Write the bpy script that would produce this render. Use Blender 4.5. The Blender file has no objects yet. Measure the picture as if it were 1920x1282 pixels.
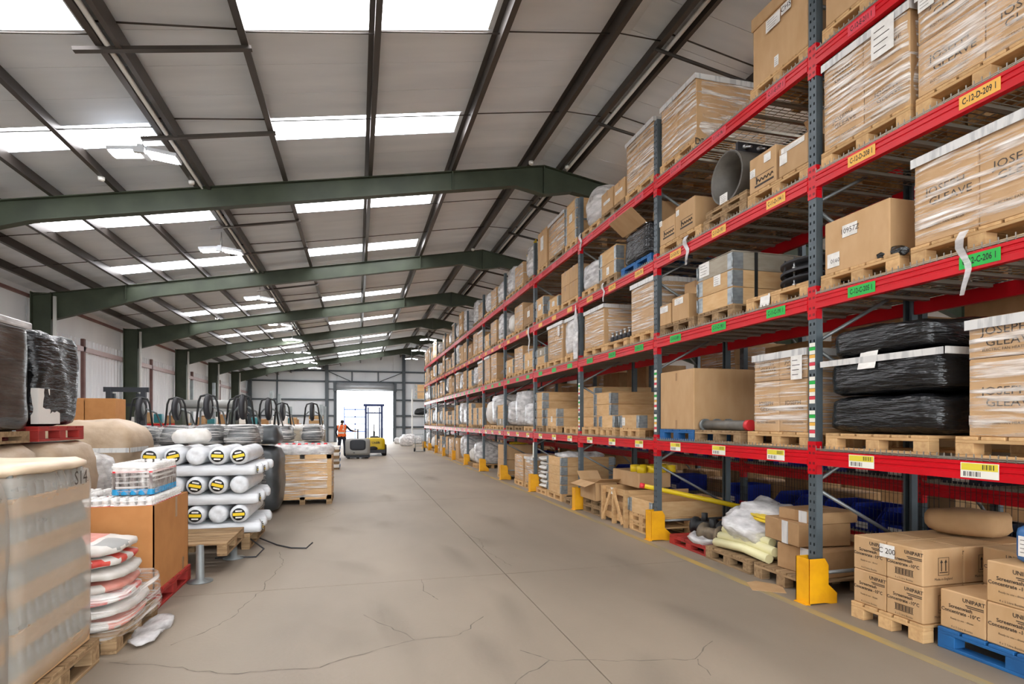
import bpy, bmesh, math, random
from mathutils import Matrix, Vector, noise
PI = math.pi
SC = bpy.context.scene
COL = SC.collection
# ------------------------------------------------------------------ camera, world, exposure
F_PX, VPX, HOR, CAMH = 1086.0, 670.0, 790.0, 1.6
cam = bpy.data.cameras.new('camera'); camo = bpy.data.objects.new('camera', cam); COL.objects.link(camo)
cam.sensor_fit = 'HORIZONTAL'; cam.sensor_width = 36.0; cam.lens = F_PX / 1920 * 36.0
cam.shift_y = (HOR - 641) / 1920.0
cam.clip_start = 0.05; cam.clip_end = 300
camo.location = (0, 0, CAMH)
camo.rotation_euler = (PI / 2, 0, -math.atan((960 - VPX) / F_PX))
SC.camera = camo
W = bpy.data.worlds.new('sky'); SC.world = W; W.use_nodes = True
W.node_tree.nodes['Background'].inputs[0].default_value = (0.93, 0.97, 1.0, 1)
W.node_tree.nodes['Background'].inputs[1].default_value = 6.5
SKY_E, LAMP_E = 7.5, 85.0          # roof lights (daylight sheets), hanging lamps
VS = SC.view_settings
VS.view_transform = 'Standard'; VS.look = 'None'; VS.gamma = 1.0; VS.use_curve_mapping = False
VS.exposure = 0.62
cy = SC.cycles
cy.max_bounces = 7; cy.diffuse_bounces = 4; cy.glossy_bounces = 2; cy.transparent_max_bounces = 8
cy.caustics_reflective = False; cy.caustics_refractive = False; cy.sample_clamp_indirect = 6.0

# ------------------------------------------------------------------ helpers
def lin(h):
    v = [int(h[i:i + 2], 16) / 255 for i in (0, 2, 4)]
    return tuple((c / 12.92 if c <= .04045 else ((c + .055) / 1.055) ** 2.4) for c in v) + (1,)
MATS = {}
def mat(name, c1, c2=None, scale=(4, 4, 4), rough=.6, metal=0, bump=0, rnd=.0, detail=4, lo=.35, hi=.65,
        emit=0, alpha=None, alo=.4, ahi=.7, ascale=None, amin=0, amax=1, spec=.5, bscale=None, bdist=.01, warm=None):
    m = bpy.data.materials.new(name); m.use_nodes = True; MATS[name] = m
    nt = m.node_tree; N = nt.nodes; L = nt.links; P = N['Principled BSDF']
    P.inputs['Roughness'].default_value = rough; P.inputs['Metallic'].default_value = metal
    P.inputs['Specular IOR Level'].default_value = spec
    a = lin(c1); P.inputs['Base Color'].default_value = a
    tc = N.new('ShaderNodeTexCoord')
    def nz(sc, det=detail):
        mp = N.new('ShaderNodeMapping'); mp.inputs['Scale'].default_value = sc
        if rnd:
            oi = N.new('ShaderNodeObjectInfo'); ml = N.new('ShaderNodeMath'); ml.operation = 'MULTIPLY'; ml.inputs[1].default_value = 37.0
            L.new(oi.outputs['Random'], ml.inputs[0]); L.new(ml.outputs[0], mp.inputs['Location'])
        L.new(tc.outputs['Object'], mp.inputs[0])
        n = N.new('ShaderNodeTexNoise'); n.inputs['Scale'].default_value = 1; n.inputs['Detail'].default_value = det
        L.new(mp.outputs[0], n.inputs['Vector']); return n.outputs['Fac']
    col = None
    if c2:
        mr = N.new('ShaderNodeMapRange'); mr.inputs[1].default_value = lo; mr.inputs[2].default_value = hi
        L.new(nz(scale), mr.inputs[0])
        mx = N.new('ShaderNodeMix'); mx.data_type = 'RGBA'
        mx.inputs['A'].default_value = a; mx.inputs['B'].default_value = lin(c2)
        L.new(mr.outputs[0], mx.inputs['Factor']); col = mx.outputs['Result']
    if rnd:
        oi = N.new('ShaderNodeObjectInfo'); mr = N.new('ShaderNodeMapRange')
        mr.inputs[3].default_value = 1 - rnd; mr.inputs[4].default_value = 1 + rnd * .7
        L.new(oi.outputs['Random'], mr.inputs[0])
        hs = N.new('ShaderNodeHueSaturation'); L.new(mr.outputs[0], hs.inputs['Value'])
        if col: L.new(col, hs.inputs['Color'])
        else: hs.inputs['Color'].default_value = a
        col = hs.outputs[0]
    if col: L.new(col, P.inputs['Base Color'])
    if bump:
        b = N.new('ShaderNodeBump'); b.inputs['Strength'].default_value = bump; b.inputs['Distance'].default_value = bdist
        L.new(nz(bscale or scale), b.inputs['Height']); L.new(b.outputs[0], P.inputs['Normal'])
    if emit:
        P.inputs['Emission Color'].default_value = a; P.inputs['Emission Strength'].default_value = emit
    if alpha is not None:
        mr = N.new('ShaderNodeMapRange'); mr.inputs[1].default_value = alo; mr.inputs[2].default_value = ahi
        mr.inputs[3].default_value = amin; mr.inputs[4].default_value = amax
        L.new(nz(ascale, 5), mr.inputs[0]); L.new(mr.outputs[0], P.inputs['Alpha'])
    return m
# setting
mat('concrete', '7b6f61', '998b7a', (.5, .22, 1), .58, bump=.15, bscale=(30, 30, 30), detail=10, lo=.3, hi=.7)
mat('crack', '5d554c', '887d70', (9, 9, 9), .9)
mat('stain', '6c645a', '7a7166', (2, 1, 1), .8, alpha=1, ascale=(1.4, .5, 1), alo=.45, ahi=.72, amin=0, amax=.36)
mat('line_yellow', 'b8964a', '90846a', (4, 1.1, 5), .7, detail=8, lo=.35, hi=.62)
mat('roof', 'e8eef4', 'dee5ec', (.6, 3, 1), .6, detail=3)
mat('roof_back', '8a8682')
mat('skylight', 'fbfbff', emit=SKY_E)
mat('green_steel', '454d3d', '394033', (2, 2, 2), .55, spec=.4)
mat('purlin', '4f4944', '403a36', (1, .6, 1), .42, metal=.35)
mat('galv', '9aa0a0', '878c8c', (6, 6, 6), .45, metal=.6)
mat('tube_white', 'd8d6d0', rough=.4)
mat('wall_white', 'f3f5f7', 'e9ebee', (1.2, 1.2, .3), .6)
mat('wall_grey', 'eef1f4', 'e4e8ec', (.8, .8, .5), .6)
mat('rail_brown', '6b4a45', '85625c', (2, 2, 2), .6)
mat('rail_pale', 'c9b4b4', rough=.45)
mat('wall_steel', '4c545a', rough=.5)
mat('shutter', 'b9bdc2', rough=.35, metal=.4)
# rack
mat('post', '596368', '4a5358', (3, 3, 3), .45, metal=.25)
mat('red', 'd2061a', 'c00416', (2, 2, 2), .36, spec=.35)
mat('wire', 'a09a8e', rough=.45, metal=.6)
mat('brace', '8c8f8e', '74787a', (5, 5, 5), .45, metal=.5)
mat('guard', 'f0ae08', 'e09c06', (6, 6, 6), .5)
# goods
mat('card', 'c4a077', 'bb966b', (7, 7, 3), .75, rnd=.10, spec=.25, detail=6)
mat('card_dark', 'ae8a63', 'a17d57', (6, 6, 6), .75, rnd=.08, spec=.25)
mat('card_orange', 'bd8450', 'b27a48', (5, 5, 5), .75, spec=.25)
mat('card_in', '8a6440', rough=.85)
mat('tape', 'a07a52', rough=.3)
mat('tape_white', 'd6d4d0', 'b9b8b6', (22, 22, 3), .35, lo=.5, hi=.62)
mat('ink', '3c3128', rough=.7)
mat('black', '1b1b1b', rough=.6)
mat('paper', 'efece6', 'dcd8d0', (12, 12, 30), .6)
mat('wood', 'd3ad7c', 'c0986a', (2.5, 26, 26), .75, rnd=.16, bump=.1, spec=.2)
mat('wood_y', 'd3ad7c', 'c0986a', (26, 2.5, 26), .75, rnd=.16, bump=.1, spec=.2)
mat('wood_old', 'a68a68', '83694d', (3, 24, 24), .85, rnd=.18, bump=.1, spec=.15)
mat('wood_old_y', 'a68a68', '83694d', (24, 3, 24), .85, rnd=.18, bump=.1, spec=.15)
mat('ply', 'd6b283', 'cba271', (5, 5, 22), .7, rnd=.14, spec=.2)
mat('ply_grey', 'a9a090', '9b9180', (5, 5, 22), .8, rnd=.1, spec=.2)
mat('blue_pallet', '1b639f', '165186', (5, 5, 5), .65, rnd=.08)
mat('red_pallet', 'a9281f', '8d2018', (5, 5, 5), .65, rnd=.08)
mat('hinge', 'aab0b2', '8d9496', (8, 8, 30), .4, metal=.6)
mat('film', 'f6f3ee', rough=.22, alpha=1, ascale=(1.8, 1.6, 46), alo=.46, ahi=.70, amin=.05, amax=.9, bump=.5, bscale=(2.2, 2.0, 30), bdist=.02, rnd=.01)  # white streaks are creases plus highlights painted into the opacity
mat('film_diag', 'faf6f0', rough=.18, alpha=1, ascale=(2.4, 2.2, 34), alo=.45, ahi=.71, amin=.03, amax=.96, bump=.7, bscale=(2.6, 2.4, 17), bdist=.03, rnd=.01)  # crease streaks again, with stronger highlights painted in as opaque white
mat('film_white', 'eceae8', 'cfcccb', (8, 3, 9), .25, alpha=1, ascale=(6, 3, 12), alo=.3, ahi=.65, amin=.35, amax=.95, bump=.6, bscale=(9, 5, 14), bdist=.03, rnd=.01)
mat('film_milky', 'cfc6ba', rough=.4, alpha=1, ascale=(1.2, 1.2, 4), alo=.25, ahi=.8, amin=.3, amax=.52, bump=.3, bscale=(4, 3, 16), bdist=.02)
mat('film_black', '0f1011', '1c1d1f', (6, 3, 22), .2, bump=.9, bscale=(4, 3, 20), bdist=.04)
mat('film_smoke', '2e2924', '4a4038', (3, 3, 16), .22, alpha=1, ascale=(4, 3, 26), alo=.25, ahi=.6, amin=.62, amax=.96, bump=.7, bscale=(3, 2, 22), bdist=.02)
mat('white_plastic', 'e8e6e1', rough=.4)
mat('white_foam', 'ded8d0', rough=.7)
mat('label_green', '1fae42', rough=.5); mat('label_orange', 'e9b04a', rough=.5); mat('label_red', 'd83a4a', rough=.5)
mat('label_white', 'ece9dc', rough=.5); mat('label_yellow', 'e3d13a', rough=.5)
mat('bin_blue', '1733a0', rough=.4); mat('bin_dark', '232a3a', rough=.5)
mat('pipe_grey', '6f6a62', '5a564f', (6, 6, 6), .5); mat('rubber', '26262a', rough=.6); mat('steel', 'b7b9ba', rough=.3, metal=.9)
mat('cap_red', 'd8323a', rough=.45); mat('yellow', 'e8c61c', rough=.45); mat('pale_yellow', 'e6dfae', rough=.35)
mat('cream', 'e2cdb2', 'd8c0a2', (4, 4, 4), .45, bump=.2); mat('tan', 'b9a288', 'a68e73', (4, 3, 6), .5, bump=.5, bscale=(7, 5, 8), bdist=.03)
mat('sack', 'dcd8d2', 'cbc5bc', (10, 10, 10), .5, bump=.3, rnd=.06); mat('sack_red', 'c4362c', 'd35a4c', (14, 14, 5), .5); mat('sack_pink', 'd9998c', 'd08576', (12, 12, 5), .5)
mat('roll', 'dfe1e4', 'c6c8ca', (3, 14, 14), .35, bump=.35, bscale=(8, 8, 8), bdist=.02)
mat('roll_y', 'dfe1e4', 'c6c8ca', (14, 3, 14), .35, bump=.35, bscale=(8, 8, 8), bdist=.02)
mat('glass_grey', '8d8f8c', '6f726f', (6, 6, 6), .3, rnd=.1); mat('blue_can', '2593c8', rough=.3); mat('can_body', 'b9b3ae', '5a4b48', (30, 30, 8), .3, metal=.3, rnd=.1)
mat('tray_grey', '55585a', '3f4244', (4, 4, 4), .35, metal=.3); mat('orange', 'f2681e', rough=.6, emit=.0); mat('reflect', 'd9d7ca', rough=.3)
mat('navy', '1c2130', rough=.8); mat('skin', 'b98a6c', rough=.6); mat('hair', '1a1512', rough=.8)
mat('lift_yellow', 'd9b90e', rough=.4); mat('lift_grey', '9a9a96', rough=.45); mat('lift_dark', '2b2f36', rough=.5); mat('mast_blue', '2c3f78', rough=.5)
mat('lamp', 'ffffff', emit=LAMP_E); mat('lamp_body', 'c9ccd0', rough=.4); mat('jug', '3f6fa8', '4a7cb4', (8, 8, 8), .25); mat('teal', '2f7f88', rough=.4)
mat('rust', '5c5348', '7a6a55', (12, 12, 12), .55, metal=.4); mat('asphalt', 'c4c3c0', rough=.9)
M = MATS
def soften(m):                                    # fade a stain out towards the edge of its own patch
    nt = m.node_tree; N = nt.nodes; L = nt.links; P = N['Principled BSDF']; tc = N.new('ShaderNodeTexCoord'); mp = N.new('ShaderNodeMapping'); mp.vector_type = 'POINT'
    mp.inputs['Location'].default_value = (-1, -1, 0); mp.inputs['Scale'].default_value = (2, 2, 0); gr = N.new('ShaderNodeTexGradient'); gr.gradient_type = 'SPHERICAL'; ml = N.new('ShaderNodeMath'); ml.operation = 'MULTIPLY'
    L.new(tc.outputs['Generated'], mp.inputs[0]); L.new(mp.outputs[0], gr.inputs[0]); src = P.inputs['Alpha'].links[0].from_socket; L.new(src, ml.inputs[0]); L.new(gr.outputs['Fac'], ml.inputs[1]); L.new(ml.outputs[0], P.inputs['Alpha'])
soften(M['stain'])

class MB:
    def __init__(s): s.v = []; s.f = []; s.m = []; s.s = []
    def quad(s, pts, mi=0, sm=False):
        n = len(s.v); s.v += [tuple(p) for p in pts]; s.f.append(tuple(range(n, n + len(pts)))); s.m.append(mi); s.s.append(sm)
    def box(s, x0, x1, y0, y1, z0, z1, mi=0, T=None):
        P = [Vector(p) for p in ((x0, y0, z0), (x1, y0, z0), (x1, y1, z0), (x0, y1, z0), (x0, y0, z1), (x1, y0, z1), (x1, y1, z1), (x0, y1, z1))]
        if T: P = [T @ p for p in P]
        n = len(s.v); s.v += [tuple(p) for p in P]
        for q in ((0, 3, 2, 1), (4, 5, 6, 7), (0, 1, 5, 4), (1, 2, 6, 5), (2, 3, 7, 6), (3, 0, 4, 7)):
            s.f.append(tuple(n + i for i in q)); s.m.append(mi); s.s.append(False)
        return s
    def ring(s, c, u, w, r, n): return [Vector(c) + u * (math.cos(2 * PI * k / n) * r) + w * (math.sin(2 * PI * k / n) * r) for k in range(n)]
    def tube(s, pts, r, n=8, mi=0, closed=False, caps=True, sm=True):
        pts = [Vector(p) for p in pts]; k = len(pts); rs = r if isinstance(r, (list, tuple)) else [r] * k; rings = []; ref = None
        for i, p in enumerate(pts):
            if closed: d = pts[(i + 1) % k] - pts[i - 1]
            else: d = pts[min(i + 1, k - 1)] - pts[max(i - 1, 0)]
            d.normalize()
            if ref is None or abs(ref.dot(d)) > .98: ref = Vector((0, 0, 1)) if abs(d.z) < .9 else Vector((1, 0, 0))
            u = d.cross(ref).normalized(); w = u.cross(d).normalized(); ref = w
            n0 = len(s.v); s.v += [tuple(q) for q in s.ring(p, u, w, rs[i], n)]; rings.append(n0)
        for i in range(k if closed else k - 1):
            a, b = rings[i], rings[(i + 1) % k]
            for j in range(n):
                j2 = (j + 1) % n; s.f.append((a + j, a + j2, b + j2, b + j)); s.m.append(mi); s.s.append(sm)
        if caps and not closed:
            s.f.append(tuple(rings[0] + j for j in reversed(range(n)))); s.m.append(mi); s.s.append(False)
            s.f.append(tuple(rings[-1] + j for j in range(n))); s.m.append(mi); s.s.append(False)
        return s
    def lathe(s, prof, n=16, c=(0, 0, 0), mis=None, axis='z', sm=True):
        rings = []
        for r, z in prof:
            n0 = len(s.v)
            for k in range(n):
                a = 2 * PI * k / n; x, y = r * math.cos(a), r * math.sin(a)
                p = (x, y, z) if axis == 'z' else ((z, x, y) if axis == 'x' else (y, z, x))
                s.v.append((p[0] + c[0], p[1] + c[1], p[2] + c[2]))
            rings.append(n0)
        for i in range(len(prof) - 1):
            for j in range(n):
                j2 = (j + 1) % n; a, b = rings[i], rings[i + 1]
                s.f.append((a + j, a + j2, b + j2, b + j)); s.m.append(mis[i] if mis else 0); s.s.append(sm)
        return s
    def prism(s, poly, y0, y1, mi=0, ax='y'):
        n = len(poly); k = len(s.v)
        for yy in (y0, y1):
            for a, b in poly: s.v.append((a, yy, b) if ax == 'y' else ((yy, a, b) if ax == 'x' else (a, b, yy)))
        s.f.append(tuple(range(k, k + n))); s.f.append(tuple(range(k + 2 * n - 1, k + n - 1, -1))); s.m += [mi] * 2; s.s += [False] * 2
        for i in range(n):
            j = (i + 1) % n; s.f.append((k + i, k + n + i, k + n + j, k + j)); s.m.append(mi); s.s.append(False)
        return s
    def mesh(s, name, mats):
        me = bpy.data.meshes.new(name); me.from_pydata(s.v, [], s.f)
        for mm in (mats if isinstance(mats, (list, tuple)) else [mats]): me.materials.append(M[mm])
        me.polygons.foreach_set('material_index', s.m); me.polygons.foreach_set('use_smooth', s.s); me.update()
        bm = bmesh.new(); bm.from_mesh(me); bmesh.ops.recalc_face_normals(bm, faces=bm.faces); bm.to_mesh(me); bm.free()
        return me
    def build(s, name, mats, parent=None, loc=(0, 0, 0), rot=(0, 0, 0)): return O(name, s.mesh(name, mats), parent, loc, rot)
def O(name, me, parent=None, loc=(0, 0, 0), rot=(0, 0, 0), scale=None):
    o = bpy.data.objects.new(name, me); COL.objects.link(o); o.location = loc; o.rotation_euler = rot
    if scale: o.scale = scale
    if parent: o.parent = parent
    return o
SEEN = {}
def T(o, label, cat, group=None, kind=None):
    n = len(label.split())
    if label in SEEN: print('DUPLABEL', label)
    if n > 16 or n < 4: print('LABELLEN', n, label)
    SEEN[label] = 1
    o['label'] = label; o['category'] = cat
    if group: o['group'] = group
    if kind: o['kind'] = kind
    return o
def E(name, loc=(0, 0, 0), rz=0): return O(name, None, None, loc, (0, 0, rz))
def ST(o, label=None):
    o['kind'] = 'structure'
    if label: o['label'] = label
    return o
CACHE = {}
def memo(key, fn):
    if key not in CACHE: CACHE[key] = fn()
    return CACHE[key]
def bxm(sx, sy, sz, m, c=.006, name='box'):          # shared chamfered box, base centred at the origin, z from 0
    def f():
        bm = bmesh.new(); bmesh.ops.create_cube(bm, size=1)
        for v in bm.verts: v.co = ((v.co.x) * sx, v.co.y * sy, (v.co.z + .5) * sz)
        if c: bmesh.ops.bevel(bm, geom=bm.edges[:], offset=min(c, min(sx, sy, sz) * .3), segments=1, affect='EDGES')
        me = bpy.data.meshes.new(name); bm.to_mesh(me); bm.free(); me.materials.append(M[m]); return me
    return memo(('bx', round(sx, 3), round(sy, 3), round(sz, 3), m, c), f)
def blob(sx, sy, sz, n=(8, 8, 6), p=8, amp=.02, fr=3., seed=0, m='film', flat=True, sag=0, mats=None, fn=None):
    # rounded, rumpled box, base at z = 0
    idx = {}; V = []; Fs = []
    def vid(q):
        k = tuple(round(c, 4) for c in q)
        if k not in idx:
            idx[k] = len(V); nm = (abs(q[0]) ** p + abs(q[1]) ** p + abs(q[2]) ** p) ** (1 / p)
            u = Vector((q[0] / nm * sx / 2, q[1] / nm * sy / 2, q[2] / nm * sz / 2))
            d = noise.noise_vector(u * fr + Vector((seed * 7.3, seed * 3.1, seed))) * amp + noise.noise_vector(u * fr * 2.7 + Vector((seed, 9, seed * 5))) * amp * .45
            u = u + d
            if sag: u.z -= sag * (1 - (q[0] ** 2 + q[1] ** 2) * .5) * max(0, q[2])
            u.z += sz / 2
            if flat: u.z = max(u.z, 0)
            if fn: u = fn(u)
            V.append(tuple(u))
        return idx[k]
    for ax in range(3):
        b, c = (ax + 1) % 3, (ax + 2) % 3; nb, nc = n[b], n[c]
        for sg in (-1, 1):
            for i in range(nb):
                for j in range(nc):
                    q = []
                    for di, dj in ((0, 0), (1, 0), (1, 1), (0, 1)):
                        t = [0, 0, 0]; t[ax] = sg; t[b] = -1 + 2 * (i + di) / nb; t[c] = -1 + 2 * (j + dj) / nc; q.append(vid(t))
                    Fs.append(tuple(q if sg > 0 else q[::-1]))
    me = bpy.data.meshes.new('blob'); me.from_pydata(V, [], Fs)
    for mm in (mats or [m]): me.materials.append(M[mm])
    me.polygons.foreach_set('use_smooth', [True] * len(Fs)); me.update(); return me
def text(s, size, m='ink', bold=False, sx=1.0):
    def f():
        cu = bpy.data.curves.new('lettering', 'FONT'); cu.body = s; cu.size = size; cu.align_x = 'CENTER'; cu.align_y = 'CENTER'; cu.resolution_u = 2
        if bold: cu.offset = size * .02
        o = bpy.data.objects.new('lettering', cu); COL.objects.link(o)
        me = bpy.data.meshes.new_from_object(o.evaluated_get(bpy.context.evaluated_depsgraph_get()))
        bpy.data.objects.remove(o); bpy.data.curves.remove(cu)
        me.materials.clear(); me.materials.append(M[m])
        if sx != 1: me.transform(Matrix.Diagonal((sx, 1, 1, 1)))
        return me
    return memo(('tx', s, size, m, bold, sx), f)
RF, RS, RR, RT_ = (PI / 2, 0, -PI / 2), (PI / 2, 0, 0), (PI / 2, 0, PI / 2), (0, 0, 0)   # faces -X, -Y, +X, +Z
for _s, _z, _m, _b, _x in (('JOSEPH\n   GLEAVE', .1, 'ink', False, 1.15), ('ELECTRIC FAN HEATER', .05, 'ink', False, 1.), ('UNIPART', .06, 'ink', True, 1.1),
                       ('Screenwash\nConcentrate -10°C', .034, 'ink', True, 1.), ('Ready to use - dilutes', .018, 'ink', False, 1.), ('4 x 5 Litre Bottles', .02, 'ink', False, 1.), ('Made in England', .026, 'ink', False, 1.),
                       ('CHS', .07, 'ink', False, 1.), ('LNE', .07, 'ink', True, 1.), ('JOSEPH\n   GLEAVE', .055, 'ink', False, 1.15), ('ELECTRIC FAN HEATER', .026, 'ink', False, 1.), ('S14', .12, 'ink', False, 1.), ('DPAT', .11, 'ink', True, 1.), ('10957Z', .06, 'ink', False, 1.), ('C 200', .06, 'ink', False, 1.), ('Unilift', .15, 'black', True, 1.),
                       ('0160', .05, 'ink', False, 1.), ('JOSEPH\n   GLEAVE', .075, 'ink', False, 1.15)): text(_s, _z, _m, _b, _x)
LVL = {'B': 1.133, 'C': 2.507, 'D': 3.575, 'E': 4.65}
RXF, BAY, Y0 = 3.906, 2.8, 4.284
for _b in (12, 11, 10):
    for _l, _n in (('C', {12: 205, 11: 189, 10: 173}[_b]), ('D', {12: 208, 11: 192, 10: 176}[_b]), ('E', {12: 211, 11: 195, 10: 179}[_b])):
        for _k in range(3): text('C-%d-%s-%d 1' % (_b, _l, _n + _k), .062, 'black', True)
BW = ['nearest rack bay', 'second rack bay', 'third rack bay', 'fourth rack bay', 'fifth rack bay', 'sixth rack bay', 'seventh rack bay', 'eighth rack bay', 'ninth rack bay', 'tenth rack bay', 'eleventh rack bay', 'farthest rack bay']
LW = {'F': 'floor level', 'B': 'first shelf', 'C': 'second shelf', 'D': 'third shelf', 'E': 'top shelf'}
DZ = {'F': 0, 'B': 1.355, 'C': 2.729, 'D': 3.797, 'E': 4.872}

# ------------------------------------------------------------------ the building
RX, RT, SL = 3.68, 6.82, .174
def ztop(x): return RT - SL * abs(RX - x)
YN, YF, XL = -9.0, 47.3, -8.1
XR = 2 * RX - XL
fl = E('floor'); ST(fl, 'worn grey concrete floor cast in large slabs')
xs = [XL - .2, -4.5, 1.5, 7.5, XR + .2]; ys = [YN, -6.1, -.1, 5.9, 11.9, 17.9, 23.9, 29.9, 35.9, 41.9, YF + .2]
g = .004
for i in range(4):
    for j in range(len(ys) - 1):
        mb = MB(); x0, x1, y0, y1 = xs[i] + g, xs[i + 1] - g, ys[j] + g, ys[j + 1] - g
        mb.box(x0, x1, y0, y1, -.15, 0); mb.build('slab', 'concrete', fl)
MB().box(xs[0], xs[-1], YN, YF, -.2, -.012).build('joint_filler', 'crack', fl)
def ribbon(pts, w, name, m, z=.0012, parent=None):
    mb = MB(); P = [Vector((p[0], p[1], z)) for p in pts]
    for i in range(len(P) - 1):
        d = (P[i + 1] - P[i]).normalized(); n = Vector((-d.y, d.x, 0)); a, b = w * (.6 + random.random()), w * (.6 + random.random())
        mb.quad([P[i] - n * a / 2, P[i + 1] - n * b / 2, P[i + 1] + n * b / 2, P[i] + n * a / 2])
    return mb.build(name, m, parent)
random.seed(4)
def jag(pts, a):
    out = []
    for i in range(len(pts) - 1):
        p, q = Vector(pts[i] + (0,)), Vector(pts[i + 1] + (0,)); k = max(2, int((q - p).length / .07)); n = Vector((-(q - p).y, (q - p).x, 0)).normalized()
        for j in range(k): out.append(p.lerp(q, j / k) + n * random.uniform(-a, a))
    return out + [Vector(pts[-1] + (0,))]
for c in ([(-.91, 7.59), (-.8, 6.88), (-.88, 6.23), (-.87, 5.95), (-1.0, 5.13), (-1.13, 4.86), (-1.29, 4.63)], [(-1.6, 4.4), (-1.29, 4.3), (-.8, 4.0), (-.24, 3.97), (.11, 4.15), (.41, 4.28), (.75, 4.29), (1.0, 4.65)],
          [(.41, 4.28), (.25, 4.6), (.05, 4.95)], [(.92, 3.4), (1.0, 3.5), (1.24, 3.67), (1.56, 3.62), (1.82, 3.51), (2.2, 3.45), (2.5, 3.7)], [(2.2, 3.45), (2.15, 3.2)], [(1.24, 3.67), (1.1, 3.9)],
          [(.62, 5.9), (.6, 5.5), (.7, 5.2)], [(1.47, 8.2), (1.6, 7.7), (1.52, 7.1), (1.65, 6.2)], [(-.5, 11.2), (-.3, 10.7), (-.5, 10.2), (-.9, 9.6)]):
    ribbon(jag(c, .018), .007, 'crack', 'crack', parent=fl)
for (x, y, w, l, a) in ((.85, 4.3, .35, 2.2, .06), (1.3, 5.2, .3, 2.6, -.1), (.3, 3.4, .5, 2, .3), (1.6, 7.8, .5, 1.4, .1), (2.6, 4.6, .4, 2.4, .2), (-.2, 6.9, .5, 1.8, .5), (2.2, 9.5, .6, 3, 0), (.6, 13, .6, 4, 0), (2.0, 17, .6, 5, 0), (.2, 5.2, .3, 3.4, .12), (1.1, 7.4, .35, 4, .05), (-.4, 9.2, .9, 2, .6), (.4, 9.5, 1.2, 1.5, 0), (1.9, 3.6, .5, 1.6, -.3), (2.9, 6.4, .5, 3, 0), (-.1, 4.6, 1.1, 1.1, .2)):
    mb = MB(); mb.quad([(-w / 2, -l / 2, 0), (w / 2, -l / 2, 0), (w / 2, l / 2, 0), (-w / 2, l / 2, 0)]); mb.build('scuff_stain', 'stain', fl, (x, y, .0016), (0, 0, a))
ln = MB()
ln.box(3.66, 3.75, -3, 36, .0, .0022); T(ln.build('floor_line', 'line_yellow'), 'worn yellow painted line on the floor along the racking', 'floor marking', kind='structure')
# roof
cl = E('ceiling'); ST(cl, 'pale ribbed roof lining with translucent daylight panels')
PW = .685; K0 = int(math.floor((YN - 9.38) / PW)); K1 = int(math.ceil((YF - 9.38) / PW))
rows = set()
for yc in [6.95, 9.72] + [fr + o for fr in (-6.7, -.7) for o in (1.6, 4.4)] + [fr + o for fr in (11.3, 17.3, 23.3, 29.3, 35.3, 41.3) for o in (1.62, 5.2) if fr + o < 45]: rows.add(int(math.floor((yc - 9.38) / PW)))
def rz(x): return ztop(x) + .205
def slabx(xa, xb, y0, y1, nm, m, th=.05):
    mb = MB(); mb.prism([(xa, rz(xa)), (xb, rz(xb)), (xb, rz(xb) + th), (xa, rz(xa) + th)], y0, y1); return mb.build(nm, m, cl)
for k in range(K0, K1):
    y0 = 9.38 + k * PW; y1 = y0 + PW; y0 = max(y0, YN) + .004; y1 = min(y1, YF) - .004
    if y1 - y0 < .05: continue
    for sd in (0, 1):
        f = (lambda x: x) if sd == 0 else (lambda x: 2 * RX - x)
        segs = [(-8.6, RX, 0)] if k not in rows else [(-8.6, -5.83, 0), (-5.83, -2.9, 1), (-2.9, -1.33, 0), (-1.33, 1.63, 1), (1.63, RX, 0)]
        for xa, xb, e in segs: slabx(f(xa), f(xb), y0, y1, 'skylight_panel' if e else 'roof_panel', 'skylight' if e else 'roof', .04)  # right-slope panels mirror the left ones: unseen, added to light the rack tops
for sd in (0, 1):
    f = (lambda x: x) if sd == 0 else (lambda x: 2 * RX - x)
    mb = MB(); xa, xb = f(-8.6), f(RX); mb.prism([(xa, rz(xa) + .045), (xb, rz(xb) + .045), (xb, rz(xb) + .1), (xa, rz(xa) + .1)], YN, YF + .3); mb.build('roof_sheet', 'roof_back', cl)
# purlins (Z sections resting on the frames), tie rods, struts
PX = [-7.4, -6.62, -5.83, -4.92, -3.97, -2.76, -1.29, .2, 1.77, 3.3]
FR = [-6.7 + 6 * k for k in range(9)]
def sect(x, s):
    z = ztop(x)
    return [(x, z), (x + s * .075, z), (x + s * .075, z + .018), (x + s * .012, z + .014), (x + s * .012, z + .2), (x - s * .065, z + .2), (x - s * .065, z + .188), (x, z + .188)]
nm_of = {}
for sd in (0, 1):
    for q, x in enumerate(PX):
        xx = x if sd == 0 else 2 * RX - x
        o = MB().prism(sect(xx, 1 if sd == 0 else -1), YN, YF).build('purlin', 'purlin'); ST(o, 'long steel roof purlin')
for x, s in ((-2.76, 1), (2 * RX - 3.3, 1)):
    o = MB().tube([(x + .11 * s, YN, ztop(x) + .03), (x + .11 * s, YF, ztop(x) + .03)], .03, 8).build('conduit', 'tube_white')
    T(o, 'pale conduit running along the roof purlin %s' % ('above the hanging lamps' if x < 0 else 'beside the roof ridge'), 'conduit')
    o = MB().prism([(x + .2, ztop(x)), (x + .26, ztop(x)), (x + .26, ztop(x) + .19), (x + .2, ztop(x) + .19)], YN, YF).build('purlin', 'purlin'); ST(o, 'long steel roof purlin')
tr = ST(E('trim_1'), 'thin steel tie rods and struts between roof purlins')
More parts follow.
